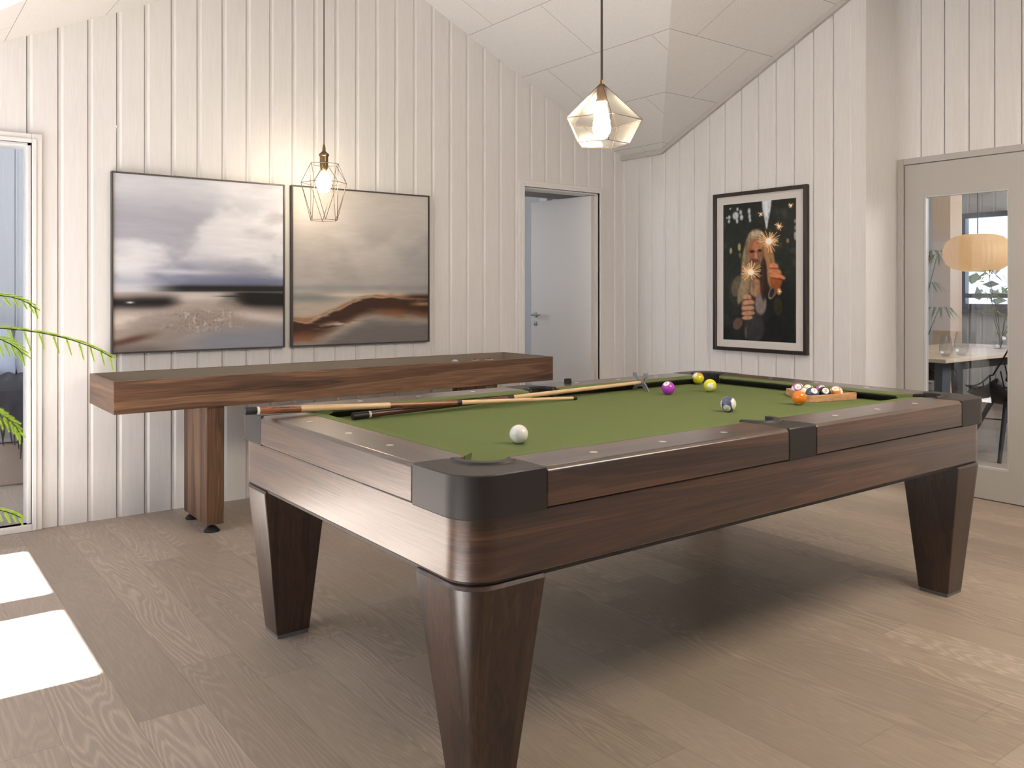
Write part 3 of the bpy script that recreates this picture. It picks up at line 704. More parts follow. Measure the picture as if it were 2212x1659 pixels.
# ================================================================== cues
def cue(name, p0, p1, r0, r1, segs, label, cat):
    p0, p1 = Vector(p0), Vector(p1); d = p1-p0; L = d.length; t = thing(name, p0, label, cat)
    t.rotation_mode = 'QUATERNION'; t.rotation_quaternion = d.to_track_quat('X', 'Z')
    for (a, b, nm, mt, k, lab) in segs:
        bm = BM(); ra, rb = (r0+(r1-r0)*a)*k, (r0+(r1-r0)*b)*k
        tube(bm, [(a*L, 0, 0), ((a+b)/2*L, 0, 0), (b*L, 0, 0)], [ra, (ra+rb)/2, rb], 20)
        o = link(nm, bm, mt, None, smooth=50, bevel=0.001 if nm in ('butt_cap',) else 0); o.parent = t
        if lab: tag(o, lab)
    return t, L
M_ringw = plain('white_ring', (0.65, 0.62, 0.60), 0.25); M_maple2 = plain('pale_maple', (0.60, 0.40, 0.22), 0.3)
cueA, LA = cue('pool_cue', (1.000, 2.800, 0.8285), (2.436, 2.762, 0.7695), 0.0128, 0.0068,
    [(0, .028, 'butt_cap', M_black, 1.05, 'black rubber butt end'), (.028, .034, 'ring', M_ringw, 1.04, 'pale ring'), (.034, .135, 'butt', M_rosewood, 1, 'red-brown butt'), (.135, .375, 'handle', M_maple, 1, 'pale maple handle'),
     (.375, .578, 'forearm', M_rosewood, 1, 'red-brown forearm'), (.578, .592, 'joint', M_black, 1.1, 'black joint collar'), (.592, .986, 'shaft', M_maple, 1, 'pale maple shaft'), (.986, 1, 'tip', M_black, 1.12, 'black tip')],
    'pool cue with its black butt resting over the near left corner casting', 'pool cue')
cueB, LB = cue('bridge_cue', (1.395, 2.800, 0.7765), (2.905, 2.838, 0.8005), 0.0125, 0.0078,
    [(0, .042, 'butt_cap', M_black, 1.05, 'black butt end'), (.042, .048, 'ring', M_ringw, 1.04, 'pale ring'), (.048, .47, 'handle', plain('dark_plum_wood', (0.10, 0.035, 0.025), 0.3), 1, 'dark plum wood handle'),
     (.47, .478, 'joint', M_black, 1.1, None), (.478, .49, 'joint', M_black, 1.1, 'black joint collar'), (.49, 1, 'shaft', M_maple, 1, 'pale maple shaft')],
    'second cue stick crossing under the first with a grey bridge head on its end', 'bridge cue')
# bridge head: a thin cross-shaped plate with notches, standing on the cloth
bm = BM(); H = [(-.052, -.038), (-.030, -.034), (-.012, -.018), (.012, -.018), (.030, -.034), (.052, -.038), (.036, -.010), (.020, .004), (.026, .020), (.048, .030), (.044, .050), (.034, .040), (.024, .048), (.016, .026), (.006, .016), (-.006, .016), (-.016, .026), (-.024, .048), (-.034, .040), (-.044, .050), (-.048, .030), (-.026, .020), (-.020, .004), (-.036, -.010)]
ax = LB
a = [bm.verts.new((ax-0.003, u, v)) for u, v in H]; b = [bm.verts.new((ax+0.004, u, v)) for u, v in H]
bm.faces.new(a); bm.faces.new(b[::-1])
for i in range(len(H)): bm.faces.new((a[i], a[(i+1) % len(H)], b[(i+1) % len(H)], b[i]))
o = link('bridge_head', bm, plain('cast_grey', (0.30, 0.30, 0.33), 0.35, metal=0.6), None); o.parent = cueB; tag(o, 'grey metal bridge head')
# chalk
bm = BM(); box(bm, 2.600, 2.625, 3.010, 3.035, ZT, ZT+0.022)
ck = link('chalk_cube', bm, M_black, None, bevel=0.0015); tag(ck, 'small dark chalk cube on the far long rail', 'chalk')
bm = BM(); lathe(bm, [(0, 0.0224), (0.009, 0.0224), (0.009, 0.022)], (2.6125, 3.0225, ZT), 14); l = link('chalk_face', bm, plain('chalk_blue', (0.03, 0.04, 0.07), 0.9), None); l.parent = ck

# ================================================================== shuffleboard
SX0, SX1, SY0, SY1, SZ0, SZ1 = 0.93, 3.64, 4.362, 4.915, 0.643, 0.80
sb = thing('shuffleboard_table', ((SX0+SX1)/2, 4.64, 0), 'long narrow walnut shuffleboard table standing along the back wall under the paintings', 'shuffleboard table')
w = 0.014
for (x0, x1, y0, y1, mt) in ((SX0, SX1, SY0, SY0+w, M_walX), (SX0, SX1, SY1-w, SY1, M_walX), (SX0, SX0+w, SY0+w, SY1-w, M_walY), (SX1-w, SX1, SY0+w, SY1-w, M_walY)):
    bm = BM(); box(bm, x0, x1, y0, y1, SZ0, SZ1); link('side_panel', bm, mt, sb, bevel=0.0015)
bm = BM(); box(bm, SX0+w, SX1-w, SY0+w, SY1-w, SZ0+0.005, SZ0+0.03); link('base_panel', bm, M_walX, sb)
bm = BM(); box(bm, SX0+w+0.001, SX1-w-0.001, SY0+w+0.001, SY1-w-0.001, SZ0+0.03, 0.752)
M_bed = wood('board_tan', 0, [(0.20, 0.155, 0.115), (0.25, 0.20, 0.15), (0.28, 0.23, 0.175)], 0.3, across=16, along=0.6, streak=0.1)
tag(link('playing_bed', bm, M_bed, sb), 'tan playing surface')
bm = BM(); M_line = plain('inner_lining', (0.23, 0.195, 0.155), 0.5)
for (x0, x1, y0, y1) in ((SX0+w, SX1-w, SY1-w-.003, SY1-w), (SX0+w, SX1-w, SY0+w, SY0+w+.003), (SX0+w, SX0+w+.003, SY0+w, SY1-w), (SX1-w-.003, SX1-w, SY0+w, SY1-w)): box(bm, x0, x1, y0, y1, 0.75, SZ1-0.002)
link('lining', bm, M_line, sb)
for lx in (1.372, 3.11):
    bm = BM(); box(bm, lx, lx+0.088, 4.385, 4.775, 0.04, SZ0)
    lg = link('leg', bm, M_walZ, sb, bevel=0.002)
    for fy in (4.42, 4.735):
        bm = BM(); lathe(bm, [(0, 0), (0.040, 0), (0.040, 0.006), (0.020, 0.026), (0.010, 0.028), (0.010, 0.042)], (lx+0.036, fy, 0), 24)
        l = link('levelling_foot', bm, M_black, None, smooth=40); l.parent = lg; l.location = (0, 0, 0)
for i, (x, y, c, lab) in enumerate(((3.16, 4.82, (0.55, 0.56, 0.62), 'silver shuffleboard puck on its own nearer the middle of the table'), (3.33, 4.83, (0.35, 0.02, 0.02), 'red-capped puck, left of the two red ones at the far end of the shuffleboard'), (3.43, 4.80, (0.35, 0.02, 0.02), 'red-capped puck, right of the two red ones at the far end of the shuffleboard'))):
    bm = BM(); lathe(bm, [(0, 0), (0.027, 0), (0.0295, 0.004), (0.0295, 0.011), (0.024, 0.014), (0, 0.014)], (0, 0, 0), 24)
    o = link('shuffleboard_puck', bm, M_steel, None, smooth=40, loc=(x, y, 0.752)); tag(o, lab, 'puck', 'shuffleboard pucks')
    bm = BM(); lathe(bm, [(0.017, 0.013), (0.017, 0.018), (0.014, 0.021), (0, 0.021)], (0, 0, 0), 20); l = link('puck_cap', bm, plain('puck_%d' % i, c, 0.35), None, smooth=40); l.parent = o

# ================================================================== pictures
def vnoise(h, w, fy, fx, seed, octs=4, pers=0.5):
    rs = np.random.RandomState(seed); out = np.zeros((h, w)); amp = 1; tot = 0
    for _ in range(octs):
        ny, nx = int(fy)+2, int(fx)+2; g = rs.rand(ny, nx)
        y = np.linspace(0, ny-1.001, h); x = np.linspace(0, nx-1.001, w); yi = y.astype(int); xi = x.astype(int)
        ty = y-yi; tx = x-xi; ty = (ty*ty*(3-2*ty))[:, None]; tx = (tx*tx*(3-2*tx))[None, :]
        a = g[yi][:, xi]; b = g[yi][:, xi+1]; c = g[yi+1][:, xi]; d = g[yi+1][:, xi+1]
        out += amp*((a*(1-tx)+b*tx)*(1-ty)+(c*(1-tx)+d*tx)*ty); tot += amp; amp *= pers; fy *= 2; fx *= 2
    return out/tot
def lin(c): c = np.clip(c, 0, 1); return np.where(c <= 0.04045, c/12.92, ((c+0.055)/1.055)**2.4)
def sm(a, b, x): t = np.clip((x-a)/(b-a), 0, 1); return t*t*(3-2*t)
def blend(img, col, m): return img*(1-m[..., None])+np.array(col)/255.*m[..., None]
def picture_bm(img, p00, eu, ev):
    """img[row(top->bottom), col, 3] sRGB as vertex colours on a grid: p00 top-left, eu across, ev down"""
    h, w, _ = img.shape; u = np.linspace(0, 1, w); v = np.linspace(0, 1, h)
    P = np.array(p00)+u[None, :, None]*np.array(eu)+v[:, None, None]*np.array(ev)
    me = bpy.data.meshes.new('print'); idx = np.arange(h*w).reshape(h, w)
    F = np.stack([idx[:-1, :-1], idx[1:, :-1], idx[1:, 1:], idx[:-1, 1:]], -1).reshape(-1, 4)
    me.vertices.add(h*w); me.vertices.foreach_set('co', P.reshape(-1).astype(np.float32))
    me.loops.add(F.size); me.loops.foreach_set('vertex_index', F.reshape(-1).astype(np.int32))
    me.polygons.add(len(F)); me.polygons.foreach_set('loop_start', (np.arange(len(F))*4).astype(np.int32))
    me.update(calc_edges=True)
    ca = me.color_attributes.new('Col', 'FLOAT_COLOR', 'POINT'); c = np.ones((h*w, 4)); c[:, :3] = lin(img).reshape(-1, 3)
    ca.data.foreach_set('color', c.reshape(-1).astype(np.float32)); me.validate(); return me
def put(name, me, mat, parent):
    o = bpy.data.objects.new(name, me); COL.objects.link(o); me.materials.append(mat); o.parent = parent; o.location = -Vector(parent.location); return o
def paint_a(n=340):
    v, u = np.mgrid[0:1:n*1j, 0:1:n*1j]; img = np.zeros((n, n, 3))+np.array([219, 217, 218])/255.
    c = vnoise(n, n, 3, 2, 3, 5); c2 = vnoise(n, n, 9, 3, 5, 5); f = vnoise(n, n, 60, 8, 8, 3)
    img = blend(img, (180, 178, 184), sm(0.40, 0.58, c)*sm(0.02, .25, v)); img = blend(img, (235, 231, 230), sm(0.5, 0.68, 1-c)*(1-sm(.5, .6, v))*.9)
    img = blend(img, (168, 163, 164), sm(.65, 1, u)*sm(.5, 0.75, c2)*(1-sm(.45, .6, v))*.6)
    img = blend(img, (122, 124, 142), sm(.36, .54, v+0.12*(c2-.5)-0.10*u)*(1-sm(.62, .66, v))*(.45+.4*u)*sm(.25, .6, c2))
    img = blend(img, (222, 222, 229), np.exp(-((v-.545-.02*(c2-.5))/.016)**2)*np.exp(-((u-.38)/.26)**2)*.8)
    img = blend(img, (118, 122, 150), np.exp(-((v-.60)/.03)**2)*(.35+.65*sm(.1, .7, u))*.85)
    img = blend(img, (28, 27, 28), np.clip(1.3*np.exp(-((v-.645)/.022)**2), 0, 1)*sm(.12, .42, u)*.97)
    low = sm(.655, .672, v); img = blend(img, (196, 178, 164), low)
    img = blend(img, (228, 219, 207), np.exp(-((v-.69)/.022)**2)*np.exp(-((u-.5)/.2)**2)*.9)
    img = blend(img, (24, 22, 22), np.clip(low*1.35*np.exp(-((v-.705-.05*(u-.9))/.055)**2), 0, 1)*sm(.60, .84, u+0.30*(c2-.5)))
    img = blend(img, (26, 24, 25), np.exp(-((v-.725-0.02*(c2-.5))/.036)**2)*(1-sm(.22, .42, u+0.2*(c2-.5))))
    img = blend(img, (228, 214, 198), np.exp(-((v-(.83+.13*(u-.25)**2*4-.03))/.03)**2)*(1-sm(.25, .5, u))*.8)
    t = sm(.74, .8, v)
    img = blend(img, (168, 152, 141), t*sm(.38, .62, c2)*.7); img = blend(img, (232, 220, 206), t*np.exp(-(((v-.80)-.16*(u-.75))/.028)**2)*sm(.6, .8, u)*.8)
    img = blend(img, (150, 151, 160), sm(.84, .95, v+.08*(u-.6))*sm(.2, .6, u)*.9)
    img = blend(img, (96, 62, 48), np.exp(-((v-(.955-.22*u))/.022)**2)*(1-sm(.08, .3, u))*.9)
    img = blend(img, (120, 108, 102), sm(.93, 1, v)*(1-sm(.2, .5, u))*.7)
    rough = vnoise(n, n, 46, 46, 21, 3); img = blend(img, (90, 76, 68), t*(1-sm(.86, .93, v))*(np.abs(rough-.5) < .012)*np.exp(-((u-.5)/.22)**2)*.7)
    img = blend(img, (235, 228, 216), t*(1-sm(.86, .92, v))*sm(.62, .72, rough)*np.exp(-((u-.5)/.2)**2)*.5)
    img = blend(img, (20, 20, 20), np.exp(-((v-.688)/.004)**2)*np.exp(-((u-.66)/.08)**2)*.8)
    img = blend(img, (230, 226, 220), np.exp(-((v-.722)/.006)**2)*np.exp(-((u-.09)/.02)**2))
    img = img*np.array([.90, .915, .945])
    return np.clip(img*(.97+.06*f[..., None]), 0, 1)
def paint_b(n=320):
    v, u = np.mgrid[0:1:n*1j, 0:1:n*1j]; img = np.zeros((n, n, 3))+np.array([214, 208, 200])/255.
    c = vnoise(n, n, 3, 2, 13, 5); c2 = vnoise(n, n, 10, 3, 15, 5); f = vnoise(n, n, 60, 10, 18, 3)
    img = blend(img, (238, 228, 216), np.exp(-((u-.1)/.25)**2)*(1-sm(.3, .7, v))*.8)
    img = blend(img, (172, 166, 160), sm(.4, .62, c)*sm(.1, .4, v)*.6); img = blend(img, (158, 162, 164), sm(.6, 1, u)*sm(.15, .5, v)*.55)
    img = blend(img, (178, 172, 168), sm(.35, .6, v)*.6); img = blend(img, (150, 148, 148), np.exp(-((v-.635)/.02)**2)*.5)
    low = sm(.655, .675, v); img = blend(img, (198, 184, 168), low)
    img = blend(img, (130, 138, 142), np.exp(-((v-.70)/.03)**2)*(1-sm(.15, .45, u))*.8)
    img = blend(img, (226, 214, 198), np.exp(-((v-.682)/.012)**2)*sm(.12, .4, u)*(1-sm(.8, .9, u)))
    img = blend(img, (44, 34, 30), np.exp(-((v-.705-.012*(c2-.5))/.028)**2)*sm(.68, .9, u))
    ridge = .845-.15*sm(.1, .62, u)+.03*sm(.7, 1, u)+.06*(c2-.5)+.02*(f-.5)
    img = blend(img, (70, 44, 32), sm(ridge, ridge+.018, v)*(1-sm(ridge+.07, ridge+.15, v)))
    img = blend(img, (168, 118, 80), np.exp(-((v-ridge+.006)/.010)**2)*sm(.3, .65, f+.15)*.9)
    img = blend(img, (150, 100, 64), np.exp(-((v-ridge-.10)/.035)**2)*sm(.35, .65, c2)*.8)
    img = blend(img, (206, 190, 172), np.exp(-((v-.905+.10*u)/.02)**2)*sm(.1, .3, u)*(1-sm(.45, .6, u))*sm(.4, .6, f))
    bot = sm(ridge+.10, ridge+.2, v); img = blend(img, (116, 112, 110), bot*.9); img = blend(img, (84, 74, 68), bot*sm(.5, .7, c)*.6)
    img = blend(img, (200, 160, 118), np.exp(-((v-.745)/.012)**2)*sm(.82, .95, u)*.8)
    img = img*np.array([.90, .90, .91])
    return np.clip(img*(.97+.06*f[..., None]), 0, 1)
M_print = attr_mat('painted_canvas', 0.6, 0.2); M_photo = attr_mat('photo_print', 0.25)
M_frame1 = plain('slim_frame', (0.045, 0.036, 0.032), 0.4)
def painting(x0, x1, z0, z1, img, label):
    t = thing('landscape_painting', ((x0+x1)/2, 4.98, z0), label, 'painting', 'paired abstract paintings')
    bm = BM(); f = 0.008
    for (a, b, c, d) in ((x0, x0+f, z0, z1), (x1-f, x1, z0, z1), (x0+f, x1-f, z0, z0+f), (x0+f, x1-f, z1-f, z1)): box(bm, a, b, 4.966, 4.9985, c, d)
    link('frame', bm, M_frame1, t)
    bm = BM(); box(bm, x0+f+.001, x1-f-.001, 4.976, 4.9985, z0+f+.001, z1-f-.001); link('stretcher', bm, plain('canvas_back', (0.5, 0.48, 0.44), 0.8), t)
    put('canvas', picture_bm(img, (x0+f+.0005, 4.9755, z1-f-.0005), (x1-x0-2*f-.001, 0, 0), (0, 0, -(z1-z0-2*f-.001))), M_print, t)
painting(1.048, 2.024, 0.892, 1.882, paint_a(), 'square seascape painting with blue-grey clouds and black shore, left of the pair')
painting(2.068, 3.051, 0.892, 1.885, paint_b(), 'square landscape painting with brown dunes under a pale sky, right of the pair')

def photo_img(h=380, w=215):
    y, x = np.mgrid[0:1:h*1j, 0:1:w*1j]; X = 183+x*649; Y = 218+y*1230   # coordinates of a sketch plan
    img = np.zeros((h, w, 3))+np.array([33, 38, 35])/255.
    n = vnoise(h, w, 12, 7, 2, 4); hair = vnoise(h, w, 4, 70, 6, 2); tex = vnoise(h, w, 40, 30, 9, 2)
    img = blend(img, (58, 64, 58), sm(.5, .75, n)*.7); img = blend(img, (20, 28, 26), sm(800, 1400, Y)*.5)
    def G(cx, cy, rx, ry, p=2, ang=0.0):
        c, s = math.cos(ang), math.sin(ang); dx, dy = X-cx, Y-cy; a, b = (dx*c+dy*s)/rx, (-dx*s+dy*c)/ry
        return np.clip(1.35-(np.abs(a)**p+np.abs(b)**p)**(1/p)*1.0, 0, 0.35)/0.35
    def S(cx, cy, rx, ry, col, k=1, ang=0, hard=5):
        nonlocal img
        c, s = math.cos(ang), math.sin(ang); dx, dy = X-cx, Y-cy; r = np.sqrt(((dx*c+dy*s)/rx)**2+((-dx*s+dy*c)/ry)**2)
        img = blend(img, col, np.clip((1-r)*hard, 0, 1)*k)
    for (a, b, r1, r2) in ((300, 325, 34, 42), (348, 298, 15, 26), (356, 345, 18, 30), (315, 375, 14, 26), (240, 335, 15, 22), (238, 372, 13, 20), (426, 295, 16, 32), (430, 340, 14, 30), (434, 375, 12, 24), (250, 258, 10, 10), (318, 268, 12, 20), (218, 338, 9, 12)): S(a, b, r1, r2, (214, 216, 226), .85, hard=3)
    wd = 46-34*sm(230, 470, Y); img = blend(img, (212, 216, 222), np.clip((wd-np.abs(X-582))/10, 0, 1)*(1-sm(440, 480, Y))*sm(.2, .55, tex+.25))
    for (a, b, r1, r2, c) in ((826, 415, 14, 22, (150, 160, 150)), (828, 470, 12, 26, (160, 165, 160)), (826, 540, 14, 44, (190, 196, 190)), (256, 640, 14, 34, (190, 180, 130)), (335, 610, 17, 42, (206, 190, 120)), (762, 578, 15, 24, (180, 130, 90)), (682, 208, 16, 14, (190, 190, 190)), (340, 680, 12, 26, (100, 110, 80))): S(a, b, r1, r2, c, .8, hard=3)
    # jacket and body
    S(420, 1230, 190, 330, (34, 38, 38)); S(300, 1010, 70, 150, (44, 46, 42)); S(700, 1180, 130, 330, (26, 30, 30)); S(560, 1400, 220, 160, (28, 30, 31))
    S(470, 1030, 110, 180, (60, 42, 34)); S(490, 980, 62, 90, (168, 118, 88)); S(530, 1120, 56, 110, (128, 116, 114)); S(470, 1330, 100, 150, (52, 52, 52))
    # hair
    HB = (176, 154, 124); S(490, 640, 108, 190, (132, 108, 80)); S(488, 545, 88, 92, HB, .9); S(395, 840, 48, 300, (150, 128, 98), .95, 0.05); S(610, 770, 50, 250, (166, 122, 82), .95, -0.10)
    S(320, 960, 60, 110, (120, 106, 86), .7, .3); S(360, 1000, 36, 140, (150, 132, 106), .8, .25); S(455, 960, 55, 90, (160, 140, 112), .6)
    S(555, 900, 36, 210, (44, 28, 24), .9)
    msk = (sm(.42, .62, hair))[...]; img = blend(img, (96, 74, 54), msk*np.clip((1-np.sqrt(((X-490)/150)**2+((Y-760)/330)**2))*4, 0, 1)*.45)
    # face
    S(478, 650, 68, 118, (150, 96, 70)); S(500, 610, 46, 50, (184, 122, 90), .8); S(452, 655, 26, 13, (46, 26, 20), .9); S(520, 650, 22, 12, (46, 26, 20), .9); S(488, 695, 14, 34, (204, 150, 118), .8)
    S(470, 740, 50, 22, (90, 48, 36), .7); S(430, 560, 40, 30, (140, 116, 92), .6, .5); S(500, 500, 60, 26, (196, 180, 156), .7)
    # raised hand and forearm
    S(665, 900, 58, 110, (160, 84, 48)); 
    for (a, b, r1, r2, an) in ((640, 790, 50, 30, .1), (655, 840, 60, 27, .12), (665, 878, 64, 24, .2), (710, 885, 42, 18, .45)): S(a, b, r1, r2, (206, 134, 92), .95, an); S(a+4, b+22, r1*.9, 6, (96, 44, 28), .8, an)
    S(640, 1000, 34, 60, (130, 78, 52)); S(625, 1030, 28, 55, (150, 140, 128), 1, 0.3, 6); S(628, 1024, 22, 46, (48, 36, 32), 1, .3, 6); S(690, 1010, 22, 34, (206, 150, 90), .8); S(680, 1140, 42, 90, (52, 46, 34), .8, -.1)
    # lower hand
    S(412, 1150, 62, 120, (140, 100, 78)); 
    for (a, b, r1, r2) in ((405, 1060, 44, 28), (420, 1110, 62, 26), (415, 1160, 66, 24), (418, 1205, 68, 24), (408, 1245, 56, 20)): S(a, b, r1, r2, (190, 144, 114), .95, -.08); S(a, b+22, r1*.9, 6, (74, 46, 36), .8, -.08)
    S(320, 1300, 46, 64, (112, 84, 68), .8, .5); S(395, 1380, 10, 70, (120, 116, 106), .5)
    k_ = np.array([1, 3, 4, 3, 1])/12.
    for ax_ in (0, 1):
        pad = np.pad(img, [(2, 2) if a_ == ax_ else (0, 0) for a_ in range(3)], mode='edge')
        img = sum(k_[j]*np.take(pad, range(j, j+img.shape[ax_]), axis=ax_) for j in range(5))
    img = img*(0.86+0.28*tex[..., None])
    # sparklers
    rs = np.random.RandomState(5)
    for (cx, cy, R_, nn) in ((602, 572, 100, 46), (442, 838, 95, 50), (790, 280, 26, 14), (530, 330, 24, 12), (690, 450, 40, 16), (692, 1008, 22, 10)):
        img = blend(img, (214, 132, 72), np.exp(-(((X-cx)**2+(Y-cy)**2)/(R_*.62)**2))*.75)
        for _ in range(nn):
            a = rs.rand()*2*PI; r0, r1 = R_*.1, R_*(.5+.6*rs.rand()); dx, dy = math.cos(a), math.sin(a)
            t = (X-cx)*dx+(Y-cy)*dy; d = np.abs(-(X-cx)*dy+(Y-cy)*dx); img = blend(img, (255, 214, 160), np.clip(1.3-d/2.6, 0, 1)*(t > r0)*(t < r1)*.9)
        S(cx, cy, R_*.36, R_*.36, (255, 250, 236), 1, 0, 2.5)
    return np.clip(img, 0, 1)
FY0, FY1, FZ0, FZ1 = 3.27, 4.042, 0.815, 1.934
fp = thing('framed_photograph', (4.89, (FY0+FY1)/2, FZ0), 'tall dark-framed photograph of a fair-haired person holding two sparklers on the right wall', 'framed photo')
bm = BM(); f = 0.026
for (a, b, c, d) in ((FY0, FY0+f, FZ0, FZ1), (FY1-f, FY1, FZ0, FZ1), (FY0+f, FY1-f, FZ0, FZ0+f), (FY0+f, FY1-f, FZ1-f, FZ1)): box(bm, 4.876, 4.9085, a, b, c, d)
link('frame', bm, plain('photo_frame', (0.022, 0.014, 0.012), 0.3), fp, bevel=0.003)
bm = BM(); box(bm, 4.892, 4.907, FY0+f, FY1-f, FZ0+f, FZ1-f); tag(link('mount', bm, plain('white_mount', (0.62, 0.58, 0.55), 0.7), fp), 'white mount')
put('print', picture_bm(photo_img(), (4.8912, 3.958, 1.853), (0, -0.600, 0), (0, 0, -0.961)), M_photo, fp)

# ================================================================== pendants
def bulb_light(loc, power, r=0.02):
    l = bpy.data.lights.new('bulb_light', 'POINT'); l.energy = power; l.color = (1.0, 0.78, 0.52); l.shadow_soft_size = r
    return l
def pendant(loc, ztop, label, rings, wire, sockprof, bulbprof, panes=None, zb=0.0, power=30, bulbz=0.0, estr=60):
    t = thing('pendant_lamp', (loc[0], loc[1], loc[2]), label, 'pendant lamp')
    bm = BM(); tube(bm, [(0, 0, 0), (0, 0, ztop-loc[2]-0.02)], 0.0032 if panes is None else 0.0045, 8); o = link('cord', bm, M_cord, None, smooth=60); o.parent = t
    bm = BM(); lathe(bm, [(0, 0), (0.045, 0), (0.05, -0.02), (0.012, -0.03), (0, -0.03)][::-1], (0, 0, ztop-loc[2]+0.02), 20); o = link('ceiling_rose', bm, M_wire, None, smooth=40); o.parent = t
    bm = BM()
    V = []
    for (r, z, n, ph) in rings: V.append([Vector((r*math.cos(ph+2*PI*k/n), r*math.sin(ph+2*PI*k/n), z)) for k in range(n)] if n > 1 else [Vector((0, 0, z))])
    def seg(a, b): tube(bm, [a, b], wire, 6)
    for ring in V:
        if len(ring) > 1:
            for k in range(len(ring)): seg(ring[k], ring[(k+1) % len(ring)])
    for a, b in zip(V, V[1:]):
        for p in a:
            dd = sorted(b, key=lambda q_: (q_-p).length); m = (dd[0]-p).length
            for q_ in dd:
                if (q_-p).length < m+0.012: seg(p, q_)
    o = link('wire_cage', bm, M_wire, None, smooth=60); o.parent = t
    bm = BM(); lathe(bm, sockprof, (0, 0, 0), 20); o = link('lamp_holder', bm, M_brass, None, smooth=35); o.parent = t
    bm = BM(); lathe(bm, bulbprof, (0, 0, 0), 20)
    o = link('bulb', bm, plain('bulb_glow_%d' % int(estr), (1, 0.9, 0.75), 0.3, emit=(1.0, 0.85, 0.63), estr=estr), None, smooth=80); o.parent = t; tag(o, 'glowing warm bulb')
    if panes:
        bm = BM()
        for (i, j) in panes:
            a, b = V[i], V[j]
            n = max(len(a), len(b))
            for k in range(n):
                if len(a) == 1: vs = (a[0], b[k], b[(k+1) % n])
                else: vs = (a[k], a[(k+1) % n], b[(k+1) % n], b[k])
                bm.faces.new([bm.verts.new(q_*0.985+Vector((0, 0, 0.0))) for q_ in vs])
        o = link('glass_shade', bm, glass_mat('amber_glass', (0.98, 0.95, 0.89), 1.6, rough=0.3), None); o.parent = t
    return t
z1 = 1.98
pendant((2.11, 4.60, z1), ceil_z(2.11, 4.6), 'tall faceted wire cage pendant with a glowing bulb in front of the paintings',
    [(0.088, -0.010, 6, 0.2), (0.130, -0.120, 6, 0.2+PI/6), (0.082, -0.335, 6, 0.2)], 0.0016,
    [(0.0, 0.105), (0.005, 0.105), (0.009, 0.085), (0.010, 0.065), (0.018, 0.058), (0.029, 0.048), (0.029, 0.038), (0.024, 0.034), (0.024, -0.012), (0.022, -0.035), (0.010, -0.05), (0, -0.05)],
    [(0, -0.045), (0.014, -0.055), (0.034, -0.085), (0.044, -0.115), (0.042, -0.14), (0.028, -0.165), (0.010, -0.176), (0, -0.177)], estr=80)
pendant((2.19, 2.34, 2.010), ceil_z(2.19, 2.34), 'wide diamond shaped glass and wire pendant with a glowing bulb above the pool table',
    [(0.0, 0.0, 1, 0), (0.150, -0.145, 5, 0.42), (0.103, -0.232, 5, 0.42)], 0.0013,
    [(0, 0.008), (0.006, 0.008), (0.006, -0.008), (0.014, -0.014), (0.019, -0.022), (0.019, -0.06), (0.022, -0.066), (0.022, -0.074), (0, -0.074)],
    [(0, -0.074), (0.018, -0.076), (0.022, -0.10), (0.032, -0.15), (0.034, -0.175), (0.026, -0.20), (0.010, -0.212), (0, -0.213)], panes=[(0, 1), (1, 2)], estr=230)
# ================================================================== fern on a stand at the left edge
def leafmat(name, c, tr=0.5):
    m, nt, b = new_mat(name); L = nt.links
    d = node(nt, 'ShaderNodeBsdfTranslucent'); d.inputs[0].default_value = (*c, 1)
    b.inputs['Base Color'].default_value = (*c, 1); b.inputs['Roughness'].default_value = 0.5
    n = node(nt, 'ShaderNodeTexNoise'); n.inputs['Scale'].default_value = 60; r = ramp(nt, [(0.3, tuple(k*.75 for k in c)), (0.7, c)]); L.new(n.outputs['Fac'], r.inputs[0]); L.new(r.outputs[0], b.inputs['Base Color'])
    mx = node(nt, 'ShaderNodeMixShader'); mx.inputs[0].default_value = tr; L.new(b.outputs[0], mx.inputs[1]); L.new(d.outputs[0], mx.inputs[2]); L.new(mx.outputs[0], nt.nodes['Material Output'].inputs['Surface'])
    return m
M_fern = leafmat('fern_leaf', (0.66, 0.86, 0.14)); M_fstem = plain('fern_stem', (0.02, 0.025, 0.01), 0.5)
fx, fy = -0.16, 1.47
st = thing('plant_stand', (fx, fy, 0), 'slim wooden stand under the fern, just outside the left edge', 'plant stand')
bm = BM(); lathe(bm, [(0, 0.70), (0.12, 0.70), (0.12, 0.72), (0, 0.72)], (fx, fy, 0), 28); link('top', bm, M_walX, st)
for k in range(3):
    a = 2*PI*k/3+.5; bm = BM(); tube(bm, [(fx+.07*math.cos(a), fy+.07*math.sin(a), .70), (fx+.12*math.cos(a), fy+.12*math.sin(a), 0)], [.012, .009], 10); link('leg', bm, M_walZ, st, smooth=50)
fern = thing('potted_fern', (fx, fy, 0.72), 'bright green feathery asparagus fern arching into view at the left edge', 'fern')
bm = BM(); lathe(bm, [(0, 0), (0.06, 0), (0.085, 0.13), (0.078, 0.13), (0.074, 0.115), (0, 0.115)], (0, 0, 0), 28); o = link('pot', bm, plain('clay_pot', (0.45, 0.42, 0.40), 0.7), None, smooth=40); o.parent = fern
def bez(P, t):
    P = [Vector(p) for p in P]
    while len(P) > 1: P = [a.lerp(b, t) for a, b in zip(P, P[1:])]
    return P[0]
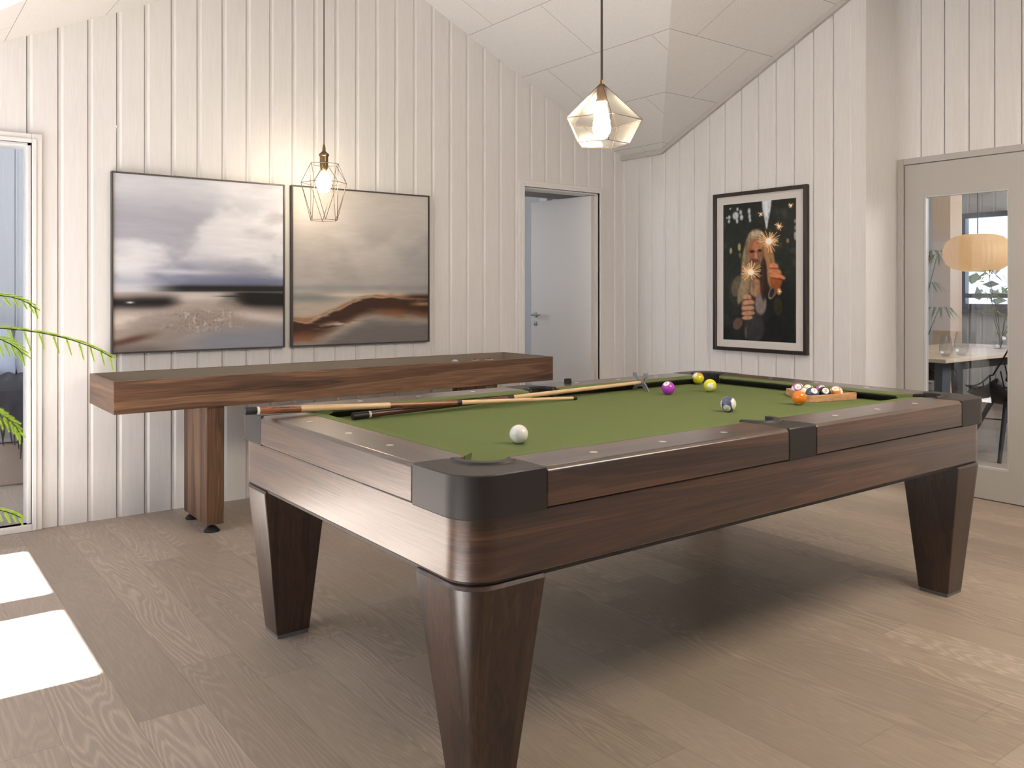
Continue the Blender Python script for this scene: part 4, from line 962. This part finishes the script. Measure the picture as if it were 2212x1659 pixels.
def frond(P, pin, plen, seed, droop=1.0):
    """arching stem with feathery side sprays made of fine needles; P in world coordinates"""
    rs = random.Random(seed); bm = BM(); N = 26
    pts = [bez(P, k/N)-Vector((fx, fy, 0.72)) for k in range(N+1)]
    tube(bm, pts, [0.0014*(1-0.75*k/N)+0.0002 for k in range(N+1)], 6, mi=1)
    for i in range(pin):
        t = 0.30+0.70*(i+0.5)/pin; k = min(int(t*N), N-1); p = pts[k].lerp(pts[k+1], t*N-k); d = (pts[k+1]-pts[k]).normalized()
        side = 1 if i % 2 else -1
        lat = d.cross(Vector((0, 0, 1))).normalized()*side*(0.5+0.3*rs.random()) 
        g = (d*0.55+lat*0.25+Vector((0, 0, -0.95*droop if i % 2 else 0.12))).normalized()
        ln = 1.25*plen*(1-0.55*max(0, t-0.6)/0.4)*(0.85+0.3*rs.random())
        M = 14; q = [p+g*ln*(s/M)+Vector((0, 0, -0.25*ln*(s/M)**2*droop)) for s in range(M+1)]
        tube(bm, q, 0.00035, 4, mi=0, caps=False)
        up = g.cross(Vector((rs.random()-.5, rs.random()-.5, .3))).normalized(); vp = g.cross(up)
        for s in range(1, M+1):
            for a in range(7):
                an = a*2*PI/7+s; w_ = (up*math.cos(an)+vp*math.sin(an)+g*0.9).normalized(); nl = ln*0.30*(1-0.6*s/M)+0.001
                b0 = q[s]; wd_ = w_.cross(g).normalized()*0.0005
                vs = [bm.verts.new(b0-wd_), bm.verts.new(b0+wd_), bm.verts.new(b0+w_*nl)]
                bm.faces.new(vs).material_index = 0
    me = bpy.data.meshes.new('frond'); bm.to_mesh(me); bm.free(); o = bpy.data.objects.new('frond', me); COL.objects.link(o)
    me.materials.append(M_fern); me.materials.append(M_fstem); o.parent = fern
F_, R_ = Vector((0.603, 0.798, 0)), Vector((0.798, -0.603, 0))
def fpnt(dep, px, py): return F_*dep+R_*((px-1106)/1840*dep)+Vector((0, 0, 1.22-(py-634)/1840*dep))
frond([(fx, fy, .83), (fx-.02, fy, 1.22), fpnt(1.16, 60, 655), fpnt(1.14, 242, 772)], 44, 0.024, 1)
frond([(fx, fy, .83), (fx+.0, fy, 1.15), fpnt(1.17, -20, 560), fpnt(1.16, 78, 668)], 40, 0.020, 2, 0.5)
frond([(fx, fy, .83), (fx+.03, fy, 1.18), fpnt(1.12, -30, 660), fpnt(1.12, 50, 765)], 40, 0.028, 3, 0.6)
frond([(fx, fy, .83), (fx+.05, fy, 1.05), fpnt(1.10, -10, 800), fpnt(1.10, 42, 935)], 40, 0.022, 4, 0.6)
frond([(fx, fy, .83), (fx+.06, fy, 0.95), fpnt(1.12, -60, 1060), fpnt(1.12, 45, 1118)], 36, 0.018, 5, 0.6)
frond([(fx, fy, .83), (fx-.05, fy+.1, 1.25), (fx-.2, fy+.1, 1.2), (fx-.3, fy+.1, 1.0)], 22, 0.025, 6)
frond([(fx, fy, .83), (fx-.05, fy-.1, 1.2), (fx-.1, fy-.25, 1.1), (fx-.1, fy-.3, .9)], 22, 0.025, 7)

# ================================================================== bedroom behind the glazed sliding door
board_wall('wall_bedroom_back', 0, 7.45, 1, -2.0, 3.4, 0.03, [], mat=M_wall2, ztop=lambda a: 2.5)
for nm, x in (('wall_bedroom_left', -2.1), ('wall_bedroom_right', 2.35)):
    bm = BM(); box(bm, x-0.05, x+0.05, 5.13, 7.45, 0, 2.6); struct(nm, bm, M_wall2)
bm = BM(); box(bm, -2.2, 11.2, 5.09, 9.2, 2.56, 2.66); struct('ceiling_bedroom', bm, plain('ceiling_plain', (0.6, 0.6, 0.6), 0.8))
def cushion_bm(w, d, h, n=14, puff=0.5, seed=0):
    bm = BM(); rs = np.random.RandomState(seed); wob = vnoise(n+1, n+1, 3, 3, seed, 3)-.5
    top, bot = [], []
    for i in range(n+1):
        tr, brow = [], []
        for j in range(n+1):
            u, v = i/n*2-1, j/n*2-1; e = ((1-u**4)*(1-v**4))**puff
            x = u*w/2*(1-0.06*v*v); y = v*d/2*(1-0.06*u*u)
            tr.append(bm.verts.new((x, y, h*e*0.5+wob[i][j]*h*0.16*e))); brow.append(bm.verts.new((x, y, -h*e*0.5-0.0005)))
        top.append(tr); bot.append(brow)
    for G_, fl in ((top, False), (bot, True)):
        for i in range(n):
            for j in range(n):
                f = (G_[i][j], G_[i+1][j], G_[i+1][j+1], G_[i][j+1]); bm.faces.new(f[::-1] if fl else f)
    bmesh.ops.remove_doubles(bm, verts=bm.verts, dist=0.002)
    return bm
bed = thing('bed', (0.5, 6.75, 0), 'low bed with white mattress and wooden base in the room behind the glazed sliding door', 'bed')
bm = BM(); box(bm, -0.9, 1.45, 6.24, 7.30, 0.0, 0.27); link('base', bm, plain('bed_base', (0.50, 0.40, 0.33), 0.7), bed, bevel=0.01)
bm = BM(); box(bm, -0.9, 1.45, 6.22, 7.30, 0.275, 0.61); link('mattress', bm, plain('sheet_white', (0.55, 0.55, 0.57), 0.8, bump=.3, bscale=12), bed, bevel=0.03)
bm = BM(); box(bm, -0.95, 1.5, 7.30, 7.36, 0.0, 0.965); link('headboard', bm, plain('grey_fabric', (0.18, 0.16, 0.17), 0.8), bed, bevel=0.012)
for (x, y, rz, lab, c) in ((0.52, 7.06, 0.03, 'pale blue-grey pillow leaning on the headboard, the one seen furthest left through the sliding door', (0.52, 0.55, 0.64)), (1.17, 7.05, -0.03, 'grey pillow leaning on the headboard beside the sliding door frame', (0.46, 0.46, 0.50))):
    bm = cushion_bm(0.66, 0.42, 0.20, seed=int(x*100)); o = link('pillow', bm, plain('pillow_'+str(x), c, 0.8), None, smooth=60, loc=(x, y, 0.792)); o.rotation_euler = (math.radians(62), 0, rz); tag(o, lab, 'pillow', 'pillows on the bed')
# throw: folded over the front edge with tassels
bm = BM(); nx, ns = 26, 22; P = []
path = [(7.0, .640), (6.7, .645), (6.4, .648), (6.235, .648), (6.195, .62), (6.185, .55), (6.18, .45), (6.175, .34), (6.17, .22)]
def pathpt(s):
    k = s*(len(path)-1); i = min(int(k), len(path)-2); t = k-i; return path[i][0]*(1-t)+path[i+1][0]*t, path[i][1]*(1-t)+path[i+1][1]*t
rs = random.Random(3)
for i in range(nx+1):
    row = []
    for j in range(ns+1):
        u, s = i/nx, j/ns; y, z = pathpt(s); x = 0.48+0.62*u-0.06*s+0.03*math.sin(9*s+u*3)
        fold = 0.016*math.sin(u*24+2*s)+0.010*math.sin(u*11); 
        if s > 0.5: y -= abs(fold)*1.4; 
        z += (abs(fold) if s <= .5 else 0); z += 0.17*(1 if x < .74 else max(0, 1-(x-.74)/.06))*(max(0, s-.6)/.4)
        row.append(bm.verts.new((x, y, z)))
    P.append(row)
for i in range(nx):
    for j in range(ns): bm.faces.new((P[i][j], P[i+1][j], P[i+1][j+1], P[i][j+1]))
ends = [P[i][ns].co.copy() for i in range(nx+1)]
thr = link('throw_blanket', bm, plain('throw_charcoal', (0.035, 0.035, 0.042), 0.9, bump=.4, bscale=300), None, smooth=60)
md = thr.modifiers.new('thick', 'SOLIDIFY'); md.thickness = 0.006
tag(thr, 'dark charcoal throw with a fringe draped over the front edge of the bed', 'blanket')
bm = BM()
for i in range(nx+1):
    e_ = ends[i]; dx = (rs.random()-.5)*.05; tube(bm, [e_, e_+Vector((dx*.5, -.01, -.05)), e_+Vector((dx, -.004, -.10-.03*rs.random()))], [.006, .005, .003], 5)
o = link('fringe', bm, plain('throw_charcoal', (0.035, 0.035, 0.042), 0.9), None); o.parent = thr; o['kind'] = 'stuff'

# ================================================================== small hall behind the open door
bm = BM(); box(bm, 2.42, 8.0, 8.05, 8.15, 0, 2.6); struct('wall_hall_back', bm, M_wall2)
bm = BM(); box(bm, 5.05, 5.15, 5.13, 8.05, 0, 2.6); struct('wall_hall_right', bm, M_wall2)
bm = BM(); box(bm, 4.1, 5.06, 5.25, 5.95, 2.08, 2.2); struct('trim_2', bm, plain('soffit', (0.34, 0.30, 0.27), 0.7))
bm = BM(); box(bm, 4.99, 5.06, 6.07, 6.17, 0.0, 2.5); struct('trim_3', bm, M_trim)
cab = thing('low_cabinet', (4.5, 7.75, 0), 'low white cabinet seen through the gap of the open door', 'cabinet')
bm = BM(); box(bm, 3.9, 5.0, 7.5, 8.0, 0.0, 0.70); link('body', bm, M_wall2, cab)
bm = BM(); box(bm, 3.88, 5.02, 7.48, 8.01, 0.70, 0.725); link('top', bm, plain('bright_white', (0.8, 0.8, 0.8), 0.4), cab)
bm = BM(); box(bm, 3.89, 5.01, 7.47, 7.50, 0.50, 0.52); link('rail', bm, plain('bright_white', (0.8, 0.8, 0.8), 0.4), cab)

# ================================================================== dining room behind the right hand door
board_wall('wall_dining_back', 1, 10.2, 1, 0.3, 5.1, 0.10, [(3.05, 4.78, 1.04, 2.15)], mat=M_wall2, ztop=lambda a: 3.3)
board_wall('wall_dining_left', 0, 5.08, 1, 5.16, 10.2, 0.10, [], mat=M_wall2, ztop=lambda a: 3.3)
bm = BM(); box(bm, 5.42, 10.35, 0.2, 0.3, 0, 3.3); struct('wall_dining_front', bm, M_wall2)
bm = BM()
v = [bm.verts.new(p) for p in ((5.42, 0.2, 3.35), (10.35, 0.2, 3.35), (10.35, 3.0, 3.35), (5.42, 3.0, 3.35), (10.35, 5.2, 2.45), (5.42, 5.2, 2.45))]
bm.faces.new(v[:4]); bm.faces.new((v[3], v[2], v[4], v[5])); struct('ceiling_dining', bm, wood('ceiling_pine', 1, [(0.50, 0.42, 0.32), (0.58, 0.49, 0.38), (0.62, 0.54, 0.43)], 0.6, across=8, along=0.5, streak=0.1))
bm = BM(); box(bm, 9.3, 9.45, 3.62, 3.75, 0, 3.2); struct('trim_4', bm, plain('white_post', (0.75, 0.73, 0.70), 0.5))
bm = BM(); box(bm, 8.9, 9.15, 4.28, 4.46, 0.0, 3.2); struct('trim_5', bm, plain('pine_post', (0.66, 0.50, 0.36), 0.6))
M_gframe = plain('window_grey', (0.10, 0.115, 0.15), 0.5)
bm = BM()
for (a, b, c, d) in ((3.05, 3.11, 1.04, 2.15), (4.72, 4.78, 1.04, 2.15), (3.11, 4.72, 1.04, 1.10), (3.11, 4.72, 2.09, 2.15), (3.11, 4.72, 1.17, 1.22)): box(bm, 10.17, 10.26, a, b, c, d)
box(bm, 10.10, 10.20, 3.0, 4.83, 1.0, 1.035)
w6 = struct('window_6', bm, M_gframe)
bm = BM(); box(bm, 10.21, 10.216, 3.06, 4.77, 1.05, 2.14); link('window_pane', bm, M_pane, w6)
# hedge outside the window
hb = BM(); rs = random.Random(8)
for _ in range(900):
    c = Vector((12.2+rs.random()*.8, 1.5+rs.random()*5.5, rs.random()**.8*1.75)); s = .05+.07*rs.random(); a = Vector((rs.random()-.5, rs.random()-.5, rs.random()-.5)).normalized(); b = a.cross(Vector((0, 0, 1))).normalized()*s
    vs = [hb.verts.new(c+a*s), hb.verts.new(c+b), hb.verts.new(c-a*s), hb.verts.new(c-b)]; hb.faces.new(vs)
me = bpy.data.meshes.new('hedge'); hb.to_mesh(me); hb.free(); o = bpy.data.objects.new('hedge', me); COL.objects.link(o); me.materials.append(plain('hedge_green', (0.10, 0.12, 0.07), 0.8)); tag(o, 'grey-green hedge outside the dining room window', 'hedge', kind='stuff')
bm = BM(); box(bm, 11.25, 30, -8, 16, -0.35, -0.3); struct('ground_outside', bm, plain('snowy_ground', (0.5, 0.5, 0.48), 0.9, bscale=3))

for (a, b, c, d) in ((0.2, 1.95, 0, 3.6), (2.85, 5.2, 0, 3.6), (1.95, 2.85, 2.05, 3.6)):
    bm = BM(); box(bm, 5.405, 5.44, a, b, c, d); struct('wall_dining_door_side', bm, M_wall2)
# table
dt = thing('dining_table', (7.15, 3.45, 0), 'dining table with pale wooden top seen through the glass of the right door', 'dining table')
bm = BM(); box(bm, 6.11, 8.25, 2.97, 3.92, 0.722, 0.75); link('tabletop', bm, wood('birch_top', 0, [(0.58, 0.46, 0.34), (0.66, 0.54, 0.42), (0.70, 0.60, 0.48)], 0.35, across=9, along=.8, streak=.08), dt, bevel=0.004)
bm = BM(); box(bm, 6.35, 8.05, 3.03, 3.86, 0.655, 0.722); link('frame', bm, M_black, dt)
for (x, y, sx, sy) in ((6.30, 3.08, -1, -1), (6.30, 3.80, -1, 1), (8.0, 3.08, 1, -1), (8.0, 3.80, 1, 1)):
    bm = BM(); a = [(x-.07, y-.03, .722), (x+.07, y-.03, .722), (x+.07, y+.03, .722), (x-.07, y+.03, .722)]; x2 = x+sx*.06; b = [(x2-.035, y-.025, 0), (x2+.035, y-.025, 0), (x2+.035, y+.025, 0), (x2-.035, y+.025, 0)]
    A = [bm.verts.new(p) for p in a]; B = [bm.verts.new(p) for p in b]; bm.faces.new(A); bm.faces.new(B[::-1])
    for k in range(4): bm.faces.new((A[k], B[k], B[(k+1) % 4], A[(k+1) % 4]))
    link('leg', bm, plain('table_leg_grey', (0.085, 0.10, 0.12), 0.5), dt)
# chairs with a black wire shell
def chair(loc, rz, label):
    t = thing('wire_chair', loc, label, 'chair', 'black wire chairs at the dining table'); t.rotation_euler = (0, 0, rz)
    def shell(u, v):      # u -1..1 across, v 0..1 from the front edge of the seat to the top of the back
        if v < .5:
            s = v/.5; y = -.22+.38*s; z = .45-.035*math.sin(PI*s)+.02*s*s; w_ = .23+.02*s
        else:
            s = (v-.5)/.5; y = .16+.13*math.sin(s*PI/2)*.9; z = .47+.34*s; w_ = .25-.05*s*s
        rise = .17*abs(u)**2.2*(1-abs(v-.45)*1.4 if abs(v-.45) < .7 else 0)
        return Vector((u*w_, y, z+max(rise, 0)))
    bm = BM(); ts = [k/16 for k in range(17)]
    for s0 in [k*.22-1.6 for k in range(20)]:
        for sg in (1, -1):
            pts = [shell(sg*(s0+1.9*v), v) for v in ts if abs(s0+1.9*v) <= 1.0]
            if len(pts) > 2: tube(bm, pts, .005, 5)
    rim = [shell(-1, v) for v in ts]+[shell(u/6, 1) for u in range(-5, 6)]+[shell(1, v) for v in ts[::-1]]+[shell(u/6, 0) for u in range(5, -7, -1)]
    tube(bm, rim, .006, 6); o = link('wire_shell', bm, M_black, None, smooth=60); o.parent = t
    bm = BM(); n = 12; G_ = [[bm.verts.new(shell((i/n*2-1)*.88, .02+.47*j/n)+Vector((0, 0, .008))) for j in range(n+1)] for i in range(n+1)]
    for i in range(n):
        for j in range(n): bm.faces.new((G_[i][j], G_[i+1][j], G_[i+1][j+1], G_[i][j+1]))
    o = link('seat_pad', bm, M_black, None, smooth=60); o.parent = t; md = o.modifiers.new('thick', 'SOLIDIFY'); md.thickness = 0.06; md.offset = -0.6
    bm = BM(); G_ = [[bm.verts.new(shell((i/n*2-1)*.7, .58+.40*j/n)+Vector((0, -.006, 0))) for j in range(n+1)] for i in range(n+1)]
    for i in range(n):
        for j in range(n): bm.faces.new((G_[i][j], G_[i+1][j], G_[i+1][j+1], G_[i][j+1]))
    o = link('back_pad', bm, M_black, None, smooth=60); o.parent = t; md = o.modifiers.new('thick', 'SOLIDIFY'); md.thickness = 0.012
    for (sx, sy) in ((-1, -1), (1, -1), (-1, 1), (1, 1)):
        bm = BM(); tube(bm, [(sx*.10, sy*.08, .425), (sx*.25, sy*.23, 0)], [.020, .014], 10); o = link('leg', bm, plain('leg_charcoal', (0.03, 0.032, 0.038), 0.5), None, smooth=60); o.parent = t
    bm = BM()
    for (a, b) in (((-.15, -.13, .27), (.15, .13, .27)), ((.15, -.13, .27), (-.15, .13, .27))): tube(bm, [a, b], .005, 6)
    o = link('brace', bm, M_black, None); o.parent = t
    return t
chair((6.82, 2.82, 0), PI-0.6, 'black wire chair nearest the glass on the near side of the dining table')
chair((7.7, 2.62, 0), PI+0.15, 'black wire chair further right on the near side of the dining table')
chair((8.2, 4.20, 0), -0.1, 'black wire chair on the far side of the dining table near the window')
# paper lantern
lx, ly, lz = 7.66, 3.45, 1.575
t = thing('paper_lantern', (lx, ly, lz), 'round flattened pleated cream paper lamp hanging over the dining table', 'pendant lamp')
bm = BM(); lathe(bm, [(0.05, 0.158), (0.12, 0.155), (0.19, 0.135), (0.245, 0.09), (0.272, 0.02), (0.27, -0.04), (0.245, -0.10), (0.19, -0.142), (0.11, -0.162), (0.05, -0.165)], (0, 0, 0), 144, fn=lambda a, z: 1+0.010*math.cos(a*36))
o = link('shade', bm, leafmat('lantern_paper', (0.80, 0.62, 0.40), 0.55), None, smooth=60); o.parent = t
bm = BM(); tube(bm, [(0, 0, 0.05), (0.0, 0, 3.16-lz)], 0.004, 6); o = link('cord', bm, M_cord, None); o.parent = t
bm = BM(); bmesh.ops.create_uvsphere(bm, u_segments=16, v_segments=10, radius=.04); o = link('bulb', bm, plain('lantern_bulb', (1, .9, .8), .4, emit=(1, .78, .5), estr=25), None); o.parent = t
# glasses, vase
M_glass = glass_mat('clear_glass', (0.96, 0.97, 0.98), 1.6)
def tumbler(x, y, s, label):
    bm = BM(); lathe(bm, [(0, 0), (.028*s, 0), (.046*s, .03*s), (.050*s, .055*s), (.044*s, .10*s), (.032*s, .165*s), (.030*s, .165*s), (.042*s, .10*s), (.047*s, .055*s), (.043*s, .03*s), (.02*s, .006), (0, .006)], (0, 0, 0), 28)
    o = link('drinking_glass', bm, M_glass, None, smooth=60, loc=(x, y, 0.75)); tag(o, label, 'glass', 'stemless glasses on the dining table'); return o
tumbler(6.42, 3.12, 0.95, 'shorter clear stemless glass at the left end of the dining table')
tumbler(6.66, 3.12, 1.08, 'taller clear stemless glass beside the first on the dining table')
vs_ = thing('plant_vase', (7.70, 3.28, 0.75), 'clear glass vase of loose green palm-like branches on the dining table', 'vase')
bm = BM(); lathe(bm, [(0, 0), (.05, 0), (.062, .04), (.055, .09), (.035, .12), (.045, .15), (.042, .15), (.032, .12), (.052, .09), (.058, .04), (.04, .008), (0, .008)], (0, 0, 0), 28); o = link('vase', bm, M_glass, None, smooth=60); o.parent = vs_
M_leafg = leafmat('palm_leaf', (0.16, 0.22, 0.08), .35)
rs = random.Random(12)
for b in range(7):
    a = rs.random()*2*PI; h = .2+.32*rs.random() if b else .52; tip = Vector((math.cos(a)*.16, math.sin(a)*.16, h+.1))
    bm = BM(); tube(bm, [(0, 0, .01), (tip.x*.2, tip.y*.2, h*.5), tip], [.004, .003, .002], 6, mi=1)
    for k in range(14):
        d = Vector((math.cos(k*2.4), math.sin(k*2.4), .1+.5*rs.random()-.25*(k % 3))).normalized(); L_ = .10+.08*rs.random(); wv = d.cross(Vector((0, 0, 1))).normalized()*.008
        p0, p1, p2 = tip, tip+d*L_*.55+Vector((0, 0, .01)), tip+d*L_-Vector((0, 0, .03))
        q_ = [bm.verts.new(p) for p in (p0, p1-wv, p2, p1+wv)]; bm.faces.new(q_).material_index = 0
    o = link('branch', bm, [M_leafg, M_fstem], None); o.parent = vs_
# tall floor plant by the left post
pl = thing('floor_plant', (8.45, 4.42, 0), 'tall potted plant with drooping narrow leaves by the dining room post', 'potted plant')
bm = BM(); lathe(bm, [(0, 0), (.13, 0), (.17, .32), (.155, .32), (.15, .29), (0, .29)], (0, 0, 0), 24); o = link('pot', bm, plain('pot_grey', (.3, .3, .3), .7), None, smooth=40); o.parent = pl
for b in range(9):
    a = b*2.4; h = .7+.95*rs.random(); tip = Vector((math.cos(a)*.24, math.sin(a)*.24, h))
    bm = BM(); tube(bm, [(0, 0, .28), (tip.x*.3, tip.y*.3, h*.6), tip], [.007, .005, .003], 6, mi=1)
    for k in range(16):
        d = Vector((math.cos(k*2.4), math.sin(k*2.4), -.15)).normalized(); L_ = .16+.10*rs.random(); wv = d.cross(Vector((0, 0, 1))).normalized()*.011
        p1, p2 = tip+d*L_*.5+Vector((0, 0, .02)), tip+d*L_-Vector((0, 0, .09)); q_ = [bm.verts.new(p) for p in (tip, p1-wv, p2, p1+wv)]; bm.faces.new(q_).material_index = 0
    o = link('stem', bm, [M_leafg, M_fstem], None); o.parent = pl
